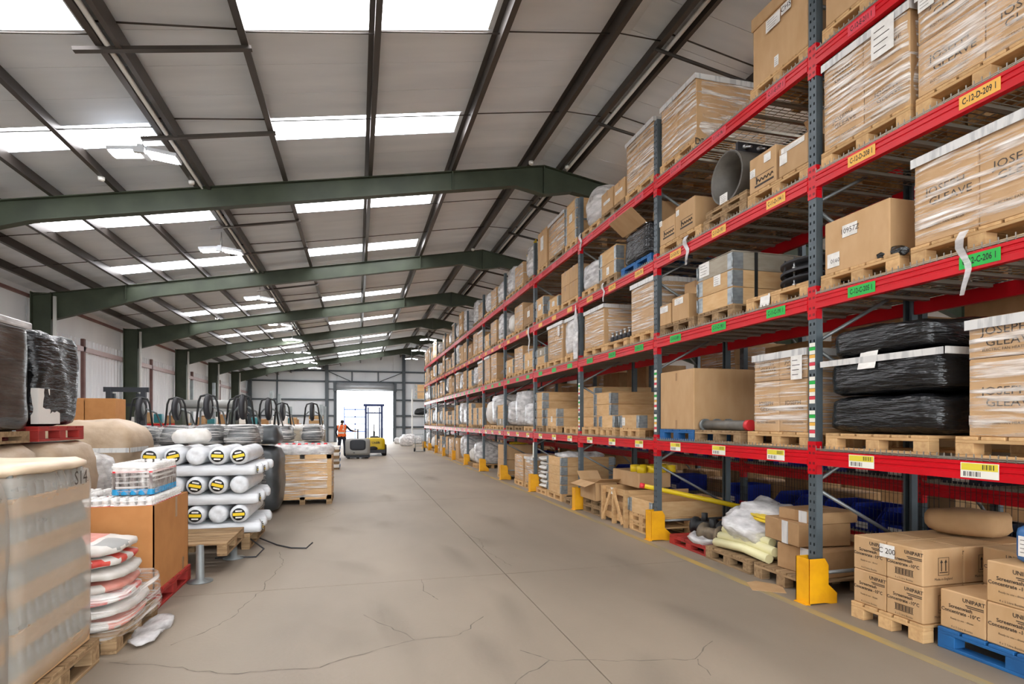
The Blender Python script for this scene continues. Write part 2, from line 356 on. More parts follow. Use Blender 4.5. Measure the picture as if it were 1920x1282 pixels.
for fy in FR:
    for oy in (1.9, 3.95):
        y = fy + oy
        for q in range(len(PX) - 1):
            a, b = PX[q], PX[q + 1]
            if abs(a + 2.76) < .01:
                MB().box(-.02, .02, -.03, .03, -.03, .03) if 0 else None
                MB().tube([(a, y - .12, ztop(a) + .14), (b, y + .02, ztop(b) + .14)], .011, 5).build('tie_rod', 'purlin', tr)
                p, r = Vector((a - .22, y + .1, ztop(a - .22) - .02)), Vector((b + .1, y + .08, ztop(b + .1) - .02))
                MB().box(-.0, (r - p).length, -.035, .035, -.03, .01, T=Matrix.Translation(p) @ Matrix.Rotation(-math.atan2(r.z - p.z, r.x - p.x), 4, 'Y')).build('strut', 'purlin', tr)
            else: MB().tube([(a, y, ztop(a) + .1), (b, y + .04, ztop(b) + .1)], .009, 5).build('tie_rod', 'purlin', tr)
        MB().tube([(3.3, y, ztop(3.3) + .1), (2 * RX - 3.3, y, ztop(3.3) + .1)], .009, 5).build('tie_rod', 'purlin', tr)
        a, b = 2 * RX - 3.3, 2 * RX - 1.77
        MB().box(a, b + .1, y - .035, y + .035, ztop(b) + .1, ztop(b) + .14, T=None).build('strut', 'purlin', tr) if 0 else MB().tube([(a - .1, y, ztop(a) - .02), (b, y, ztop(b) - .02)], .03, 4).build('strut', 'purlin', tr)
        MB().tube([(a, y - .15, ztop(a) + .12), (b, y - .15, ztop(b) + .12)], .011, 5).build('tie_rod', 'purlin', tr)
# portal frames
def frame(y, n):
    r = ST(E('portal_frame', (0, y, 0)), 'dark green steel portal frame')
    for sd in (0, 1):
        s = (lambda x: x) if sd == 0 else (lambda x: 2 * RX - x)
        top = [(-7.95, ztop(-7.95)), (RX, RT)]
        bot = [(RX, RT - .58), (3.08, ztop(3.08) - .36), (-5.2, ztop(-5.2) - .36), (-7.5, ztop(-7.5) - .68)]
        MB().prism([(s(a), b) for a, b in [(-7.52, ztop(-7.52))] + top[1:] + bot], -.006, .006).build('rafter_web', 'green_steel', r)
        mb = MB(); a, b = top; mb.prism([(s(a[0]), a[1]), (s(b[0]), b[1]), (s(b[0]), b[1] - .014), (s(a[0]), a[1] - .014)], -.085, .085); mb.build('top_flange', 'green_steel', r)
        for i in range(3):
            a, b = bot[i], bot[i + 1]; MB().prism([(s(a[0]), a[1]), (s(b[0]), b[1]), (s(b[0]), b[1] - .014), (s(a[0]), a[1] - .014)], -.085, .085).build('bottom_flange', 'green_steel', r)
        for x in (1.8, -5.85):
            MB().prism([(s(x) - .01, ztop(x) - .01), (s(x) + .01, ztop(x) - .01), (s(x) + .01, ztop(x) - .37), (s(x) - .01, ztop(x) - .37)], -.085, .085).build('stiffener', 'green_steel', r)
        c = MB(); x0, x1 = sorted((s(-7.95), s(-7.5))); zt = ztop(-7.5)
        c.box(x0, x0 + .018, -.12, .12, 0, zt); c.box(x1 - .018, x1, -.12, .12, 0, zt); c.box(x0, x1, -.007, .007, 0, zt)
        c.build('column', 'green_steel', r)
        if sd == 0: MB().tube([(-7.42, -.1, 0), (-7.42, -.1, ztop(-7.5) - .1)], .045, 8).build('downpipe', 'tube_white', r)
    MB().box(RX - .01, RX + .01, -.085, .085, RT - .58, RT).build('stiffener', 'green_steel', r)
for n, y in enumerate(FR): frame(y, n)
# side walls: corrugated sheet per bay with rails
for nm, xw, sg in (('wall_left', XL, 1), ('wall_right', XR, -1)):
    w = ST(E(nm), 'white corrugated metal side wall')
    for k in range(-1, 9):
        ya, yb = max(YN, FR[0] + 6 * k), min(YF, FR[0] + 6 * (k + 1)); n = int((yb - ya) / .25)
        if yb <= ya: continue
        mb = MB(); pr = []
        for i in range(n):
            y = ya + (yb - ya) * i / n; d = (yb - ya) / n
            pr += [(y, 0), (y + d * .5, 0), (y + d * .6, .035), (y + d * .9, .035)]
        pr.append((yb, 0))
        for i in range(len(pr) - 1):
            (a, e), (b, h) = pr[i], pr[i + 1]
            mb.quad([(xw + sg * e, a, 0), (xw + sg * h, b, 0), (xw + sg * h, b, 4.1), (xw + sg * e, a, 4.1)])
        mb.build('wall_sheet', 'wall_white', w)
        MB().box(xw - .02, xw + .02, ya + .01, yb - .01, 4.1, 5.3).build('upper_sheet', 'wall_white', w)
        MB().box(min(xw, xw + sg * .12), max(xw, xw + sg * .12), ya, yb, 3.72, 3.86).build('rail', 'rail_pale', w)
        MB().box(min(xw, xw + sg * .1), max(xw, xw + sg * .1), ya, yb, 4.75, 4.82).build('rail', 'rail_brown', w)
        MB().box(min(xw, xw + sg * .12), max(xw, xw + sg * .12), (ya + yb) / 2 - .06, (ya + yb) / 2 + .06, 0, 4.1).build('rail_post', 'rail_brown', w)
    MB().box(xw - sg * .06, xw - sg * .03, YN, YF, 0, 5.4).build('outer_sheet', 'wall_grey', w)
# far end wall with the roller door opening
w = ST(E('wall_far'), 'pale panelled end wall with dark steel rails and a roller door opening')
DX0, DX1, DH = -1.55, 2.77, 4.05
def roofz(x): return rz(x) + .04
zs = [0, 1.15, 2.05, 3.3, 4.72, 5.55]
xsw = [XL, -5.9, -2.29, DX0, .6, DX1, 3.6, 7.0, 10.5, XR]
for i in range(len(xsw) - 1):
    xa, xb = xsw[i], xsw[i + 1]
    for j in range(len(zs)):
        za = zs[j]; zb = zs[j + 1] if j + 1 < len(zs) else 9
        if xa >= DX0 - .01 and xb <= DX1 + .01:
            if zb <= DH: continue
            za = max(za, DH + .0) if za < DH else za
        p = [(xa + .01, za + .01), (xb - .01, za + .01), (xb - .01, min(zb - .01, roofz(xb - .01))), (xa + .01, min(zb - .01, roofz(xa + .01)))]
        if xa < RX < xb and zb > 6: p.insert(3, (RX, roofz(RX)))
        if p[2][1] - p[1][1] < .05 and p[-1][1] - p[0][1] < .05: continue
        MB().prism(p, YF, YF + .06).build('wall_panel', 'wall_grey', w)
MB().prism([(XL - .2, 0), (DX0, 0), (DX0, DH), (DX1, DH), (DX1, 0), (XR + .2, 0), (XR + .2, roofz(XR)), (RX, roofz(RX)), (XL - .2, roofz(XL))], YF + .062, YF + .12).build('outer_sheet', 'wall_grey', w)
for z in zs[1:]:
    xa = RX - (RT + .2 - z) / SL; segs = [(max(XL, xa), DX0), (DX1, min(XR, 2 * RX - xa))] if z < DH else [(max(XL, xa), min(XR, 2 * RX - xa))]
    for a, b in segs: MB().box(a, b, YF - .12, YF - .01, z - .06, z + .06).build('rail', 'wall_steel', w)
MB().box(-2.29, 3.6, YF - .13, YF - .01, 4.1, 4.16).build('rail', 'wall_steel', w)
for x, z0 in ((-2.29, 0), (3.6, 0), (-7.8, 0), (9.6, 0), (DX0 - .1, 0), (DX1 + .1, 0)):
    zt = rz(x) if x in (-2.29, 3.6, -7.8, 9.6) else 4.3
    MB().box(x - .12, x + .12, YF - .3, YF - .02, z0, zt).build('wall_post', 'wall_steel', w)
for x in (-5.9, -.4, 1.6): MB().box(x - .05, x + .05, YF - .1, YF - .01, 2.05 if x < -1 else 4.72, 5.5).build('wall_post', 'wall_steel', w)
for a, b in (((-2.2, 5.5), (-.5, 4.75)), ((1.7, 4.75), (3.5, 5.5))): MB().tube([(a[0], YF - .15, a[1]), (b[0], YF - .15, b[1])], .03, 5).build('brace', 'wall_steel', w)
d = ST(E('door_1', ((DX0 + DX1) / 2, YF - .3, 4.05)), 'rolled-up grey metal shutter over the bright doorway')
MB().tube([(-2.2, 0, .26), (2.2, 0, .26)], .27, 16).build('shutter_drum', 'shutter', d)
MB().box(-2.18, 2.18, -.06, .02, -.05, .1).build('bottom_bar', 'shutter', d)
for s in (-1, 1): MB().box(s * 2.3 - .1, s * 2.3 + .1, -.3, .25, -.1, .6).build('end_plate', 'wall_steel', d)
# unseen near end wall behind the camera; its wide opening is added to let in fill daylight
w = ST(E('wall_near'), 'unseen near end wall with wide opening added to let daylight in')
for xa, xb, za, zb in ((XL, -7.2, 0, 5), (14.6, XR, 0, 5)): MB().box(xa, xb, YN - .1, YN, za, zb).build('wall_panel', 'wall_grey', w)
MB().prism([(XL, 4.75), (XR, 4.75), (XR, roofz(XR)), (RX, roofz(RX)), (XL, roofz(XL))], YN - .1, YN).build('wall_panel', 'wall_grey', w)
yd = ST(MB().box(-60, 70, YF + .25, 140, -.3, -.02).build('ground_far', 'asphalt'), 'bright concrete yard outside the far doorway')
yd = ST(MB().box(-60, 70, -70, YN - .0, -.3, -.02).build('ground_near', 'asphalt'), 'unseen pale yard ground added outside the near end to bounce daylight')  # ground lightened to throw daylight up onto the ceiling
# hanging lamps
def lamp(x, y, z, lab, det=True):
    r = T(E('hanging_lamp', (x, y, z)), lab, 'lamp', 'twin panel lamps hanging from the roof')
    for s in (-1, 1):
        MB().box(-.2, .2, -.15, .15, 0, .05).build('housing', 'lamp_body', r, (s * .235, 0, 0), (0, s * .12, 0))
        MB().box(-.165, .165, -.115, .115, -.012, 0).build('light_panel', 'lamp', r, (s * .235, 0, -.001), (0, s * .12, 0))
    MB().box(-.04, .04, -.2, .2, .01, .08).build('bracket', 'lamp_body', r)
    MB().tube([(0, -.12, .06), (0, 0, rz(x) - z - .02)], .006, 5).build('cable', 'steel', r); MB().tube([(0, .12, .06), (0, 0, rz(x) - z - .02)], .006, 5).build('cable', 'steel', r)
    MB().box(-.07, .07, -.26, -.2, -.06, .02).build('sensor', 'lamp_body', r)
ordw = ['nearest', 'second', 'third', 'fourth', 'fifth', 'sixth', 'seventh', 'eighth', 'ninth', 'tenth', 'eleventh', 'twelfth', 'thirteenth', 'fourteenth', 'fifteenth']
for k, y in enumerate((9.41, 14.25, 19.54, 24.5, 28.95, 34.1, 39.8, 43.7)): lamp(-2.95, y, 5.42, 'bright twin panel lamp hanging from the roof, %s in the long row' % ordw[k])
for k, y in enumerate((30.6, 35.4, 40.2)): lamp(3.6, y, 5.9, 'twin panel lamp hanging under the roof ridge, %s of three' % ordw[k])
for k, (x, y) in enumerate(((-2.95, 4.4), (-2.95, -.6), (10.8, 14), (10.8, 26))): lamp(x, y, 5.42, 'twin panel lamp hung %s' % ('nearer than the camera, row end %s' % ordw[k] if k < 2 else 'behind the racking, %s along' % ordw[k - 2]))
for k, (x, y) in enumerate(((-2.76, 10.95), (-3.97, 10.6), (3.3, 11), (4.06, 11.0), (-2.76, 16.9), (3.3, 17), (-4.92, 22.9))):
    o = MB().lathe([(0, -.06), (.035, -.06), (.05, -.04), (.05, 0), (0, 0)], 10).build('smoke_detector', 'white_plastic', None, (x + .03, y, ztop(x)))
    T(o, 'small white detector under a roof purlin by the %s green frame, %s' % ('first' if y < 12 else 'second' if y < 18 else 'third', ('lamp side', 'far from lamp row', 'left of ridge', 'right of ridge', 'lamp side', 'beside ridge', 'eaves side')[k]), 'smoke detector')
# ------------------------------------------------------------------ pallet racking
PH = 5.68
def post_mesh():
    mb = MB(); w, dp = .045, .07
    yb = [-w, -.028, -.014, .014, .028, w]
    for k in (0, 2, 4): mb.quad([(0, yb[k], 0), (0, yb[k + 1], 0), (0, yb[k + 1], PH), (0, yb[k], PH)])
    for k in (1, 3):
        z = 0
        while z < PH:
            z1 = min(z + .05, PH); mb.quad([(0, yb[k], z), (0, yb[k + 1], z), (0, yb[k + 1], z1), (0, yb[k], z1)]); z += .075
    for s in (-1, 1):
        mb.quad([(0, s * w, 0), (dp, s * w, 0), (dp, s * w, PH), (0, s * w, PH)]); mb.quad([(dp, s * w, 0), (dp, s * .022, 0), (dp, s * .022, PH), (dp, s * w, PH)])
        mb.quad([(0, s * .022, PH), (dp, s * .022, PH), (dp, s * w, PH), (0, s * w, PH)])
    return mb.mesh('post', 'post')
POST = post_mesh()
prof = [(0, 0), (0, .045), (.007, .05), (.007, .057), (0, .062), (0, .084), (.007, .089), (.007, .096), (0, .101), (0, .122), (.05, .122), (.05, 0)]
BEAM = MB().prism(prof, -1.352, 1.352).mesh('beam', 'red')
def conn_mesh():
    mb = MB()
    mb.box(-.005, 0, 0, .048, 0, .29); mb.box(-.005, .06, .043, .048, 0, .29); mb.box(-.005, .045, .048, .056, .07, .22)
    for z in (.04, .1, .19, .25):
        for y in (.012, .026): mb.box(-.0062, -.004, y, y + .006, z - .014, z + .008, 1)
    return mb.mesh('end_connector', ['red', 'black'])
CONN = conn_mesh()
CONN2 = CONN.copy(); CONN2.transform(Matrix.Diagonal((1, -1, 1, 1))); CONN2.flip_normals()
def deck_mesh(dep, long=2.7):
    mb = MB(); r = .0028
    for i in range(int(long / .05) + 1):
        y = -long / 2 + i * .05; mb.box(-.0, dep, y - r, y + r, -r, r); mb.box(-r, r, y - r, y + r, 0, .042)
    for i in range(int(dep / .1) + 1):
        x = i * dep / int(dep / .1); mb.box(x - r, x + r, -long / 2, long / 2, .003, .003 + 2 * r)
    mb.box(-.003, .003, -long / 2, long / 2, .014, .019)
    for i in range(10):
        y = -long / 2 + .14 + i * .268; mb.box(.02, dep - .02, y - .02, y + .02, -.03, -.004)
    return mb.mesh('wire_deck', 'wire')
DECK = deck_mesh(1.1)
def sticker(kind, s=None):
    def f():
        w, h = (.26, .085) if kind != 'W' else (.24, .1); mb = MB()
        if kind == 'W':
            mb.box(-w / 2, w / 2, -h / 2, h / 2, 0, .0015, 0); mb.box(-w / 2 + .005, w / 2 - .005, 0, h / 2 - .004, .0015, .002, 1)
            for k in range(9): mb.box(-.1 + k * .013, -.1 + k * .013 + (.004 if k % 3 else .008), -h / 2 + .01, -.008, .0015, .002, 2)
            for k in range(7): mb.box(.02 + k * .011, .02 + k * .011 + (.003 if k % 2 else .006), .008, h / 2 - .01, .002, .0025, 2)
            return mb.mesh('location_label', ['label_white', 'label_yellow', 'black'])
        m = {'C': 'label_green', 'D': 'label_orange', 'E': 'label_red'}[kind]
        mb.box(-w / 2, w / 2, -h / 2, h / 2, 0, .0015, 0); me = mb.mesh('location_label', [m, 'black'])
        if s:
            bm = bmesh.new(); bm.from_mesh(me); t = text(s, .062, 'black', True).copy(); n0 = len(bm.faces)
            t.transform(Matrix.Translation((0, 0, .0022)) @ Matrix.Diagonal((.62, .95, 1, 1))); bm.from_mesh(t); bm.faces.ensure_lookup_table()
            for q in range(n0, len(bm.faces)): bm.faces[q].material_index = 1
            bm.to_mesh(me); bm.free()
        return me
    return memo(('st', kind, s), f)
rack = T(E('pallet_rack', (RXF, 0, 0)), 'tall pallet racking with red beams and grey posts along the aisle', 'pallet rack')
NB = 12
def bay_of(i): return 11 - i        # i = post index; bay i lies between post i and i+1, number 12 for i = -1
for i in range(-1, NB):
    y = Y0 + BAY * i
    O('upright_post', POST, rack, (0, y, 0)); O('upright_post', POST, rack, (1.14, y, 0), (0, 0, PI))
    z = .45; k = 0
    while z < 5.2:
        a, b = (.05, 1.09) if k % 2 else (1.09, .05)
        MB().tube([(a, y, z), (b, y, z + .55)], .017, 6).build('frame_brace', 'brace', rack); z += .62; k += 1
    for zz in (.25, 5.3): MB().tube([(.05, y, zz), (1.09, y, zz)], .017, 6).build('frame_brace', 'brace', rack)
num = {12: {'C': 205, 'D': 208, 'E': 211}, 11: {'C': 189, 'D': 192, 'E': 195}, 10: {'C': 173, 'D': 176, 'E': 179}}
for i in range(-1, NB - 1):
    yc = Y0 + BAY * (i + .5)
    for l, c in LVL.items():
        b = O('beam', BEAM, rack, (-.012, yc, c + .085))
        O('end_connector', CONN, b, (.012, -1.4, -.085)); O('end_connector', CONN2, b, (.012, 1.4, -.085))
        b2 = O('beam', BEAM, rack, (1.14, yc, c + .085), (0, 0, PI))
        O('wire_deck', DECK, rack, (-.005, yc, c + .212))
        for s in range(3):
            yy = 1.4 - .53 - .91 * s; bn = 11 - i if i >= 0 else 12
            bn = 12 - (i + 1)
            if l == 'B': me = sticker('W')
            else: me = sticker(l, 'C-%d-%s-%d 1' % (bn, l, num[bn][l] + s)) if bn in num else sticker(l)
            O('location_label', me, b, (-.0015, yy, .062), RF)
# coloured location strips on two posts
def strip_mesh():
    mb = MB(); z = 0
    for gq in range(1):
        for c in (4, 0, 4, 1, 4, 2, 4): mb.box(-.001, 0, -.033, .033, z, z + (.034 if c == 4 else .03), c); z += .034
        z += .06
    return mb.mesh('label_strip', ['label_red', 'label_orange', 'label_green', 'black', 'label_white'])
SM = strip_mesh()
for i in (0, 1, 2):
    for q in range(3): O('label_strip', SM, rack, (-.001, Y0 + BAY * i, 1.46 + q * .3))
O('hanging_tag', MB().box(-.004, 0, -.04, .04, 0, .34).mesh('hanging_tag', 'label_white'), rack, (-.012, Y0 + BAY * 3, .78))
# back-to-back second rack
r2 = T(E('pallet_rack', (5.52, 0, 0)), 'second row of red pallet racking standing behind the first', 'pallet rack')
L2 = [.22, .86, 1.86, 2.95, 4.2]
for i in range(-1, NB):
    y = Y0 + BAY * i + .35; O('upright_post', POST, r2, (0, y, 0)); O('upright_post', POST, r2, (1.1, y, 0), (0, 0, PI))
    for k in range(4): a, b = (.05, 1.05) if k % 2 else (1.05, .05); MB().tube([(a, y, .5 + k * 1.1), (b, y, 1.5 + k * 1.1)], .017, 5).build('frame_brace', 'brace', r2)
    if i < NB - 1:
        for c in L2:
            b = O('beam', BEAM, r2, (-.012, y + BAY / 2, c)); O('end_connector', CONN, b, (.012, -1.4, -.085)); O('end_connector', CONN2, b, (.012, 1.4, -.085))
            O('wire_deck', DECK, r2, (0, y + BAY / 2, c + .127))
mesh = MB()
for k in range(56): mesh.box(-.002, .002, -1.35 + k * .049, -1.347 + k * .049, 0, 1.15)
for k in range(12): mesh.box(-.002, .002, -1.35, 1.35, .05 + k * .1, .053 + k * .1)
MM = mesh.mesh('back_mesh', 'black')
for i in (-1, 0, 1): O('back_mesh', MM, r2, (-.1, Y0 + BAY * (i + .5), .0))
# yellow guards at the post feet
gm = MB(); t = .008
gm.box(-.10, -.092, -.09, .075, .0, .4); 
gm.prism([(-.10, .012), (.02, .012), (.06, .012), (.13, 0), (.19, 0), (.19, .09), (.1, .17), (.1, .34), (.06, .4), (-.10, .4)], -.09, -.082)
gm.prism([(-.10, .0), (.1, .0), (.1, .34), (.06, .4), (-.10, .4)], .067, .075)
gm.box(-.13, -.10, -.08, .065, 0, .008)
for z in (.1, .3): gm.lathe([(0, .001), (.008, .001), (.008, 0)], 6, (-.02, -.092, z), None, 'y') if 0 else None
GM = gm.mesh('post_guard', 'guard')
for i in range(0, NB):
    T(O('post_guard', GM, None, (RXF - .01, Y0 + BAY * i, 0)), 'yellow steel guard at the foot of the %s rack post from camera' % (['nearest', 'second', 'third', 'fourth', 'fifth', 'sixth', 'seventh', 'eighth', 'ninth', 'tenth', 'eleventh', 'farthest'][i]), 'post guard', 'yellow guards along the rack')

# ------------------------------------------------------------------ loads
def cl(xf, y0, y1, e=.07):
    if not 3.85 < xf < 5.2: return y0, y1
    k = math.floor(((y0 + y1) / 2 - Y0) / BAY); a, b = Y0 + BAY * k + e, Y0 + BAY * (k + 1) - e
    return max(y0, a), min(y1, b)
def pallet(xf, y0, y1, z, lab, dep=1.1, h=.144, m='wood', det=True, grp='pallets', rz_=0, bot=True):
    y0, y1 = cl(xf, y0, y1)
    w = y1 - y0; my = m + '_y' if m + '_y' in M else m; hw, hd = w / 2, dep / 2
    def f():
        P = []
        nb = 6 if w > .9 else 5; bw = (w - .02 * (nb - 1)) / nb
        for k in range(nb): P.append(('deck_board', -hd, hd, -hw + k * (bw + .02), -hw + k * (bw + .02) + bw, h - .022, h, m))
        for x in (-hd, -.05, hd - .1): P.append(('stringer', x, x + .1, -hw, hw, h - .044, h - .022, my))
        for x in (-hd, -.05, hd - .1):
            for y in (-hw, -.06, hw - .12): P.append(('block', x, x + .1, y, y + .12, .022 if bot else 0, h - .044, m))
        if bot:
            for x in (-hd, -.05, hd - .1): P.append(('bottom_board', x, x + .1, -hw, hw, 0, .022, my))
        return P
    P = memo(('pal', round(w, 2), dep, h, m, bot), f)
    if det:
        o = E('pallet', (xf + hd, (y0 + y1) / 2, z), rz_)
        for n, a, b, c, d, e, g2, mm in P:
            me = bxm(round(b - a, 3), round(d - c, 3), round(g2 - e, 3), mm, .003, n); O(n, me, o, ((a + b) / 2, (c + d) / 2, e))
    else:
        def g():
            mb = MB(); 
            for n, a, b, c, d, e, g2, mm in P: mb.box(a, b, c, d, e, g2)
            return mb.mesh('pallet', m)
        o = O('pallet', memo(('palm', round(w, 2), dep, h, m, bot), g), None, (xf + hd, (y0 + y1) / 2, z))
    return T(o, lab, 'pallet', grp)
def decal(par, face, dims, u, v, me, off=.003):
    # dims = (dep X, width Y) of the parent, origin at base centre; u = distance to the viewer's right, v = height
    dx, wy = dims
    loc, rot = {'f': ((-dx / 2 - off, -u, v), RF), 's': ((u, -wy / 2 - off, v), RS), 'r': ((dx / 2 + off, u, v), RR), 't': ((u, v, off), RT_)}[face]
    return loc, rot
def note(par, face, dims, u, v, w, h, m='paper', lines=True, off=.004, name='paper_label'):
    def f():
        mb = MB(); mb.box(-w / 2, w / 2, -h / 2, h / 2, 0, .001)
        if lines:
            for k in range(4): mb.box(-w * .38, w * (.1 + .07 * ((k * 7) % 4)), h * (.3 - .2 * k) - h * .014, h * (.3 - .2 * k) + h * .014, .001, .0014, 1)
        return mb.mesh(name, [m, 'ink'])
    loc, rot = decal(par, face, dims, u, v, None, off); return O(name, memo(('note', round(w, 3), round(h, 3), m, lines), f), par, loc, rot)
def words(par, face, dims, u, v, me, off=.004, name='printed_text', tilt=0):
    loc, rot = decal(par, face, dims, u, v, None, off); o = O(name, me, par, loc, rot)
    if tilt: o.rotation_euler = (Matrix.Rotation(tilt, 3, {'f': 'X', 's': 'Y', 'r': 'X', 't': 'Z'}[face]) @ o.rotation_euler.to_matrix()).to_euler()
    return o
def carton(xf, y0, y1, z0, z1, lab, dep=.6, m='card', tape=True, parent=None, rz_=0, cat='carton', grp='cartons on the racking'):
    if parent is None: y0, y1 = cl(xf, y0, y1)
    w, h = y1 - y0, z1 - z0
    loc = (xf + dep / 2, (y0 + y1) / 2, z0)
    o = O('carton', bxm(round(dep, 2), round(w, 2), round(h, 2), m, .008, 'carton'), parent, loc, (0, 0, rz_))
    if tape:
        MBt = memo(('tape', round(dep, 2), round(w, 2), round(h, 2)), lambda: MB().box(-dep / 2 - .001, dep / 2 + .001, -.025, .025, h, h + .001).box(-dep / 2 - .0015, -dep / 2 - .0005, -.025, .025, h - .09, h).mesh('tape', 'tape'))
        O('tape', MBt, o)
    if lab: T(o, lab, cat, grp)
    return o
def wrapped(xf, y0, y1, z0, z1, lab, dep=1.0, ny=2, nz=2, film='film', txt=None, sub=None, band=True, m='card', side=True, det=True, paper=None, amp=.006, split=None, hole=False, cat='wrapped load', grp='film-wrapped loads on the racking'):
    y0, y1 = cl(xf, y0, y1, .095)
    w, h = y1 - y0, z1 - z0
    r = E('wrapped_load', (xf + dep / 2, (y0 + y1) / 2, z0)); rnd = random.Random(hash((round(y0, 2), round(z0, 2))) & 0xffff)
    cw = w / ny; zz = [k * h / nz for k in range(nz + 1)] if not split else [0] + [s * h for s in split] + [h]
    for k in range(len(zz) - 1):
        for q in range(ny):
            ch = zz[k + 1] - zz[k]
            c = O('carton', bxm(round(dep - .02, 2), round(cw - .004, 3), round(ch - .004, 3), m, .008, 'carton'), r, (rnd.uniform(-.004, .004), -w / 2 + cw * (q + .5), zz[k]))
            if txt and det:
                words(c, 'f', (dep - .02, cw), 0, ch * .5, text(*txt), .002)
                if sub: words(c, 'f', (dep - .02, cw), 0, ch * .18, text(*sub), .002)
    n = (5, 12, 12) if det else (2, 4, 5)
    O('stretch_wrap', blob(dep + .012, w + .012, h + .012, n, 22, amp, 5, rnd.random() * 50, film), r, (0, 0, -.004))
    if band:
        hb = .055
        MB().box(-dep / 2 - .012, -dep / 2 - .011, -w / 2 - .01, w / 2 + .01, h - hb - .02, h - .01).box(-dep / 2 - .01, dep / 2 + .01, -w / 2 - .012, -w / 2 - .011, h - hb - .02, h - .01).build('tape_band', 'tape_white', r)
    if paper: note(r, 'f', (dep + .03, w), *paper)
    return T(r, lab, cat, grp)
def collar(xf, y0, y1, z0, n, lab, dep=1.15, h=.19, m=('ply',), lid=False, det=True, paper=None, grp='timber collar boxes', fill=None):
    y0, y1 = cl(xf, y0, y1, .085)
    w = y1 - y0; r = E('collar_box', (xf + dep / 2, (y0 + y1) / 2, z0)); t = .02
    for k in range(n):
        mm = m[min(k, len(m) - 1)]; z = k * h
        for s in (-1, 1):
            O('plank', bxm(t, round(w, 2), h - .003, mm, .003, 'plank'), r, (s * (dep / 2 - t / 2), 0, z)); O('plank', bxm(round(dep - 2 * t, 2), t, h - .003, mm, .003, 'plank'), r, (0, s * (w / 2 - t / 2), z))
            for q in ((-1, 1) if det else (-1,)):
                hm = memo(('hinge', h, q, s), lambda: MB().box(min(0, -q * .004), max(0, -q * .004), -s * .09 if s > 0 else 0, 0 if s > 0 else .09, .008, h - .01).box(0 if q < 0 else -.13, .13 if q < 0 else 0, min(0, s * .004), max(0, s * .004), .008, h - .01).tube([(q * .008, s * .008, .02), (q * .008, s * .008, h - .025)], .01, 6).mesh('hinge', 'hinge'))
                O('hinge', hm, r, (q * dep / 2 + q * .001, s * w / 2 + s * .001, z))
    H = n * h
    if lid: O('lid', bxm(round(dep, 2), round(w, 2), .012, m[-1], .003, 'lid'), r, (0, 0, H))
    O('base_panel', bxm(round(dep - .05, 2), round(w - .05, 2), .012, m[0], .003, 'base_panel'), r, (0, 0, .002))
    if paper: note(r, 'f', (dep, w), *paper)
    return T(r, lab, 'timber box', grp)
def bumpy(name, xf, y0, y1, z0, z1, lab, cat, m, dep=1.0, p=6, amp=.03, fr=3, n=(8, 9, 8), seed=1, sag=0, grp=None, rz_=0, fn=None):
    y0, y1 = cl(xf, y0, y1, .08 + amp)
    o = O(name, blob(dep, y1 - y0, z1 - z0, n, p, amp, fr, seed, m, True, sag, fn=fn), None, (xf + dep / 2, (y0 + y1) / 2, z0), (0, 0, rz_)); return T(o, lab, cat, grp)
def scrap(name, pts, m, lab, cat, th=.004):
    o = MB().prism([(p[0], p[1]) for p in pts], 0, th, 0, 'z').build(name, m); return o
XF = 3.93
def W_(i, l): return '%s of %s' % (LW[l], BW[i + 1])
def pal(i, l, y0, y1, what, m='wood', det=True, dep=1.1, xf=XF, h=.144, bot=True, desc='wooden pallet', z=None):
    return pallet(xf, y0, y1, DZ[l] if z is None else z, '%s under %s, %s' % (desc, what, W_(i, l)), dep, h, m, det, 'pallets on the racking', 0, bot)
JG = ('JOSEPH\n   GLEAVE', .075, 'ink', False, 1.15); JS = ('JOSEPH\n   GLEAVE', .055, 'ink', False, 1.15); EF = ('ELECTRIC FAN HEATER', .026, 'ink', False, 1.)
Zp = lambda l: DZ[l] + .144
# ---- nearest bay
i = -1
pal(i, 'E', 3.3, 4.2, 'plain brown carton'); carton(XF, 3.34, 4.16, Zp('E'), 5.75, 'plain brown carton at the far end, top shelf of nearest rack bay', .9)
pal(i, 'E', 2.3, 3.2, 'wide brown carton'); carton(XF, 2.35, 3.15, Zp('E'), 5.8, 'wide brown carton in the middle, top shelf of nearest rack bay', .9)
pal(i, 'D', 3.36, 4.21, 'streaky wrapped cartons by the post'); wrapped(XF, 3.37, 4.2, Zp('D'), 4.715, 'glossy film-wrapped heater cartons beside the post, third shelf of nearest rack bay', .95, 2, 2, 'film_diag', JS, EF, paper=(.2, .62, .2, .26))
pal(i, 'D', 2.4, 3.32, 'large wrapped cartons at frame edge'); wrapped(XF, 2.38, 3.31, Zp('D'), 4.72, 'glossy film-wrapped heater cartons at frame edge, third shelf of nearest rack bay', .95, 2, 2, 'film_diag', JG, EF, paper=(-.38, .66, .12, .12))
pal(i, 'C', 3.45, 4.23, 'single plain carton')
c = carton(XF + .02, 3.55, 4.19, Zp('C'), 3.32, 'single plain carton with two white notes, second shelf of nearest rack bay', .8, tape=False)
note(c, 'f', (.8, .64), -.05, .32, .15, .1, lines=False); words(c, 'f', (.8, .64), -.05, .32, text('10957Z', .06, 'ink', False, 1.), .006); note(c, 'f', (.8, .64), -.22, .11, .13, .12, lines=False); words(c, 'f', (.8, .64), -.2, .1, text('0160', .05, 'ink', False, 1.), .006)
o = MB().tube([(0, 0, .03), (.05, -.09, .06), (.02, -.17, .04), (-.02, -.25, .02)], [.035, .05, .045, .03], 7).build('black_sack', 'film_black', None, (XF + .03, 3.66, Zp('C') - .02)); T(o, 'crumpled black plastic sheet on the pallet under the plain carton', 'plastic sheet')
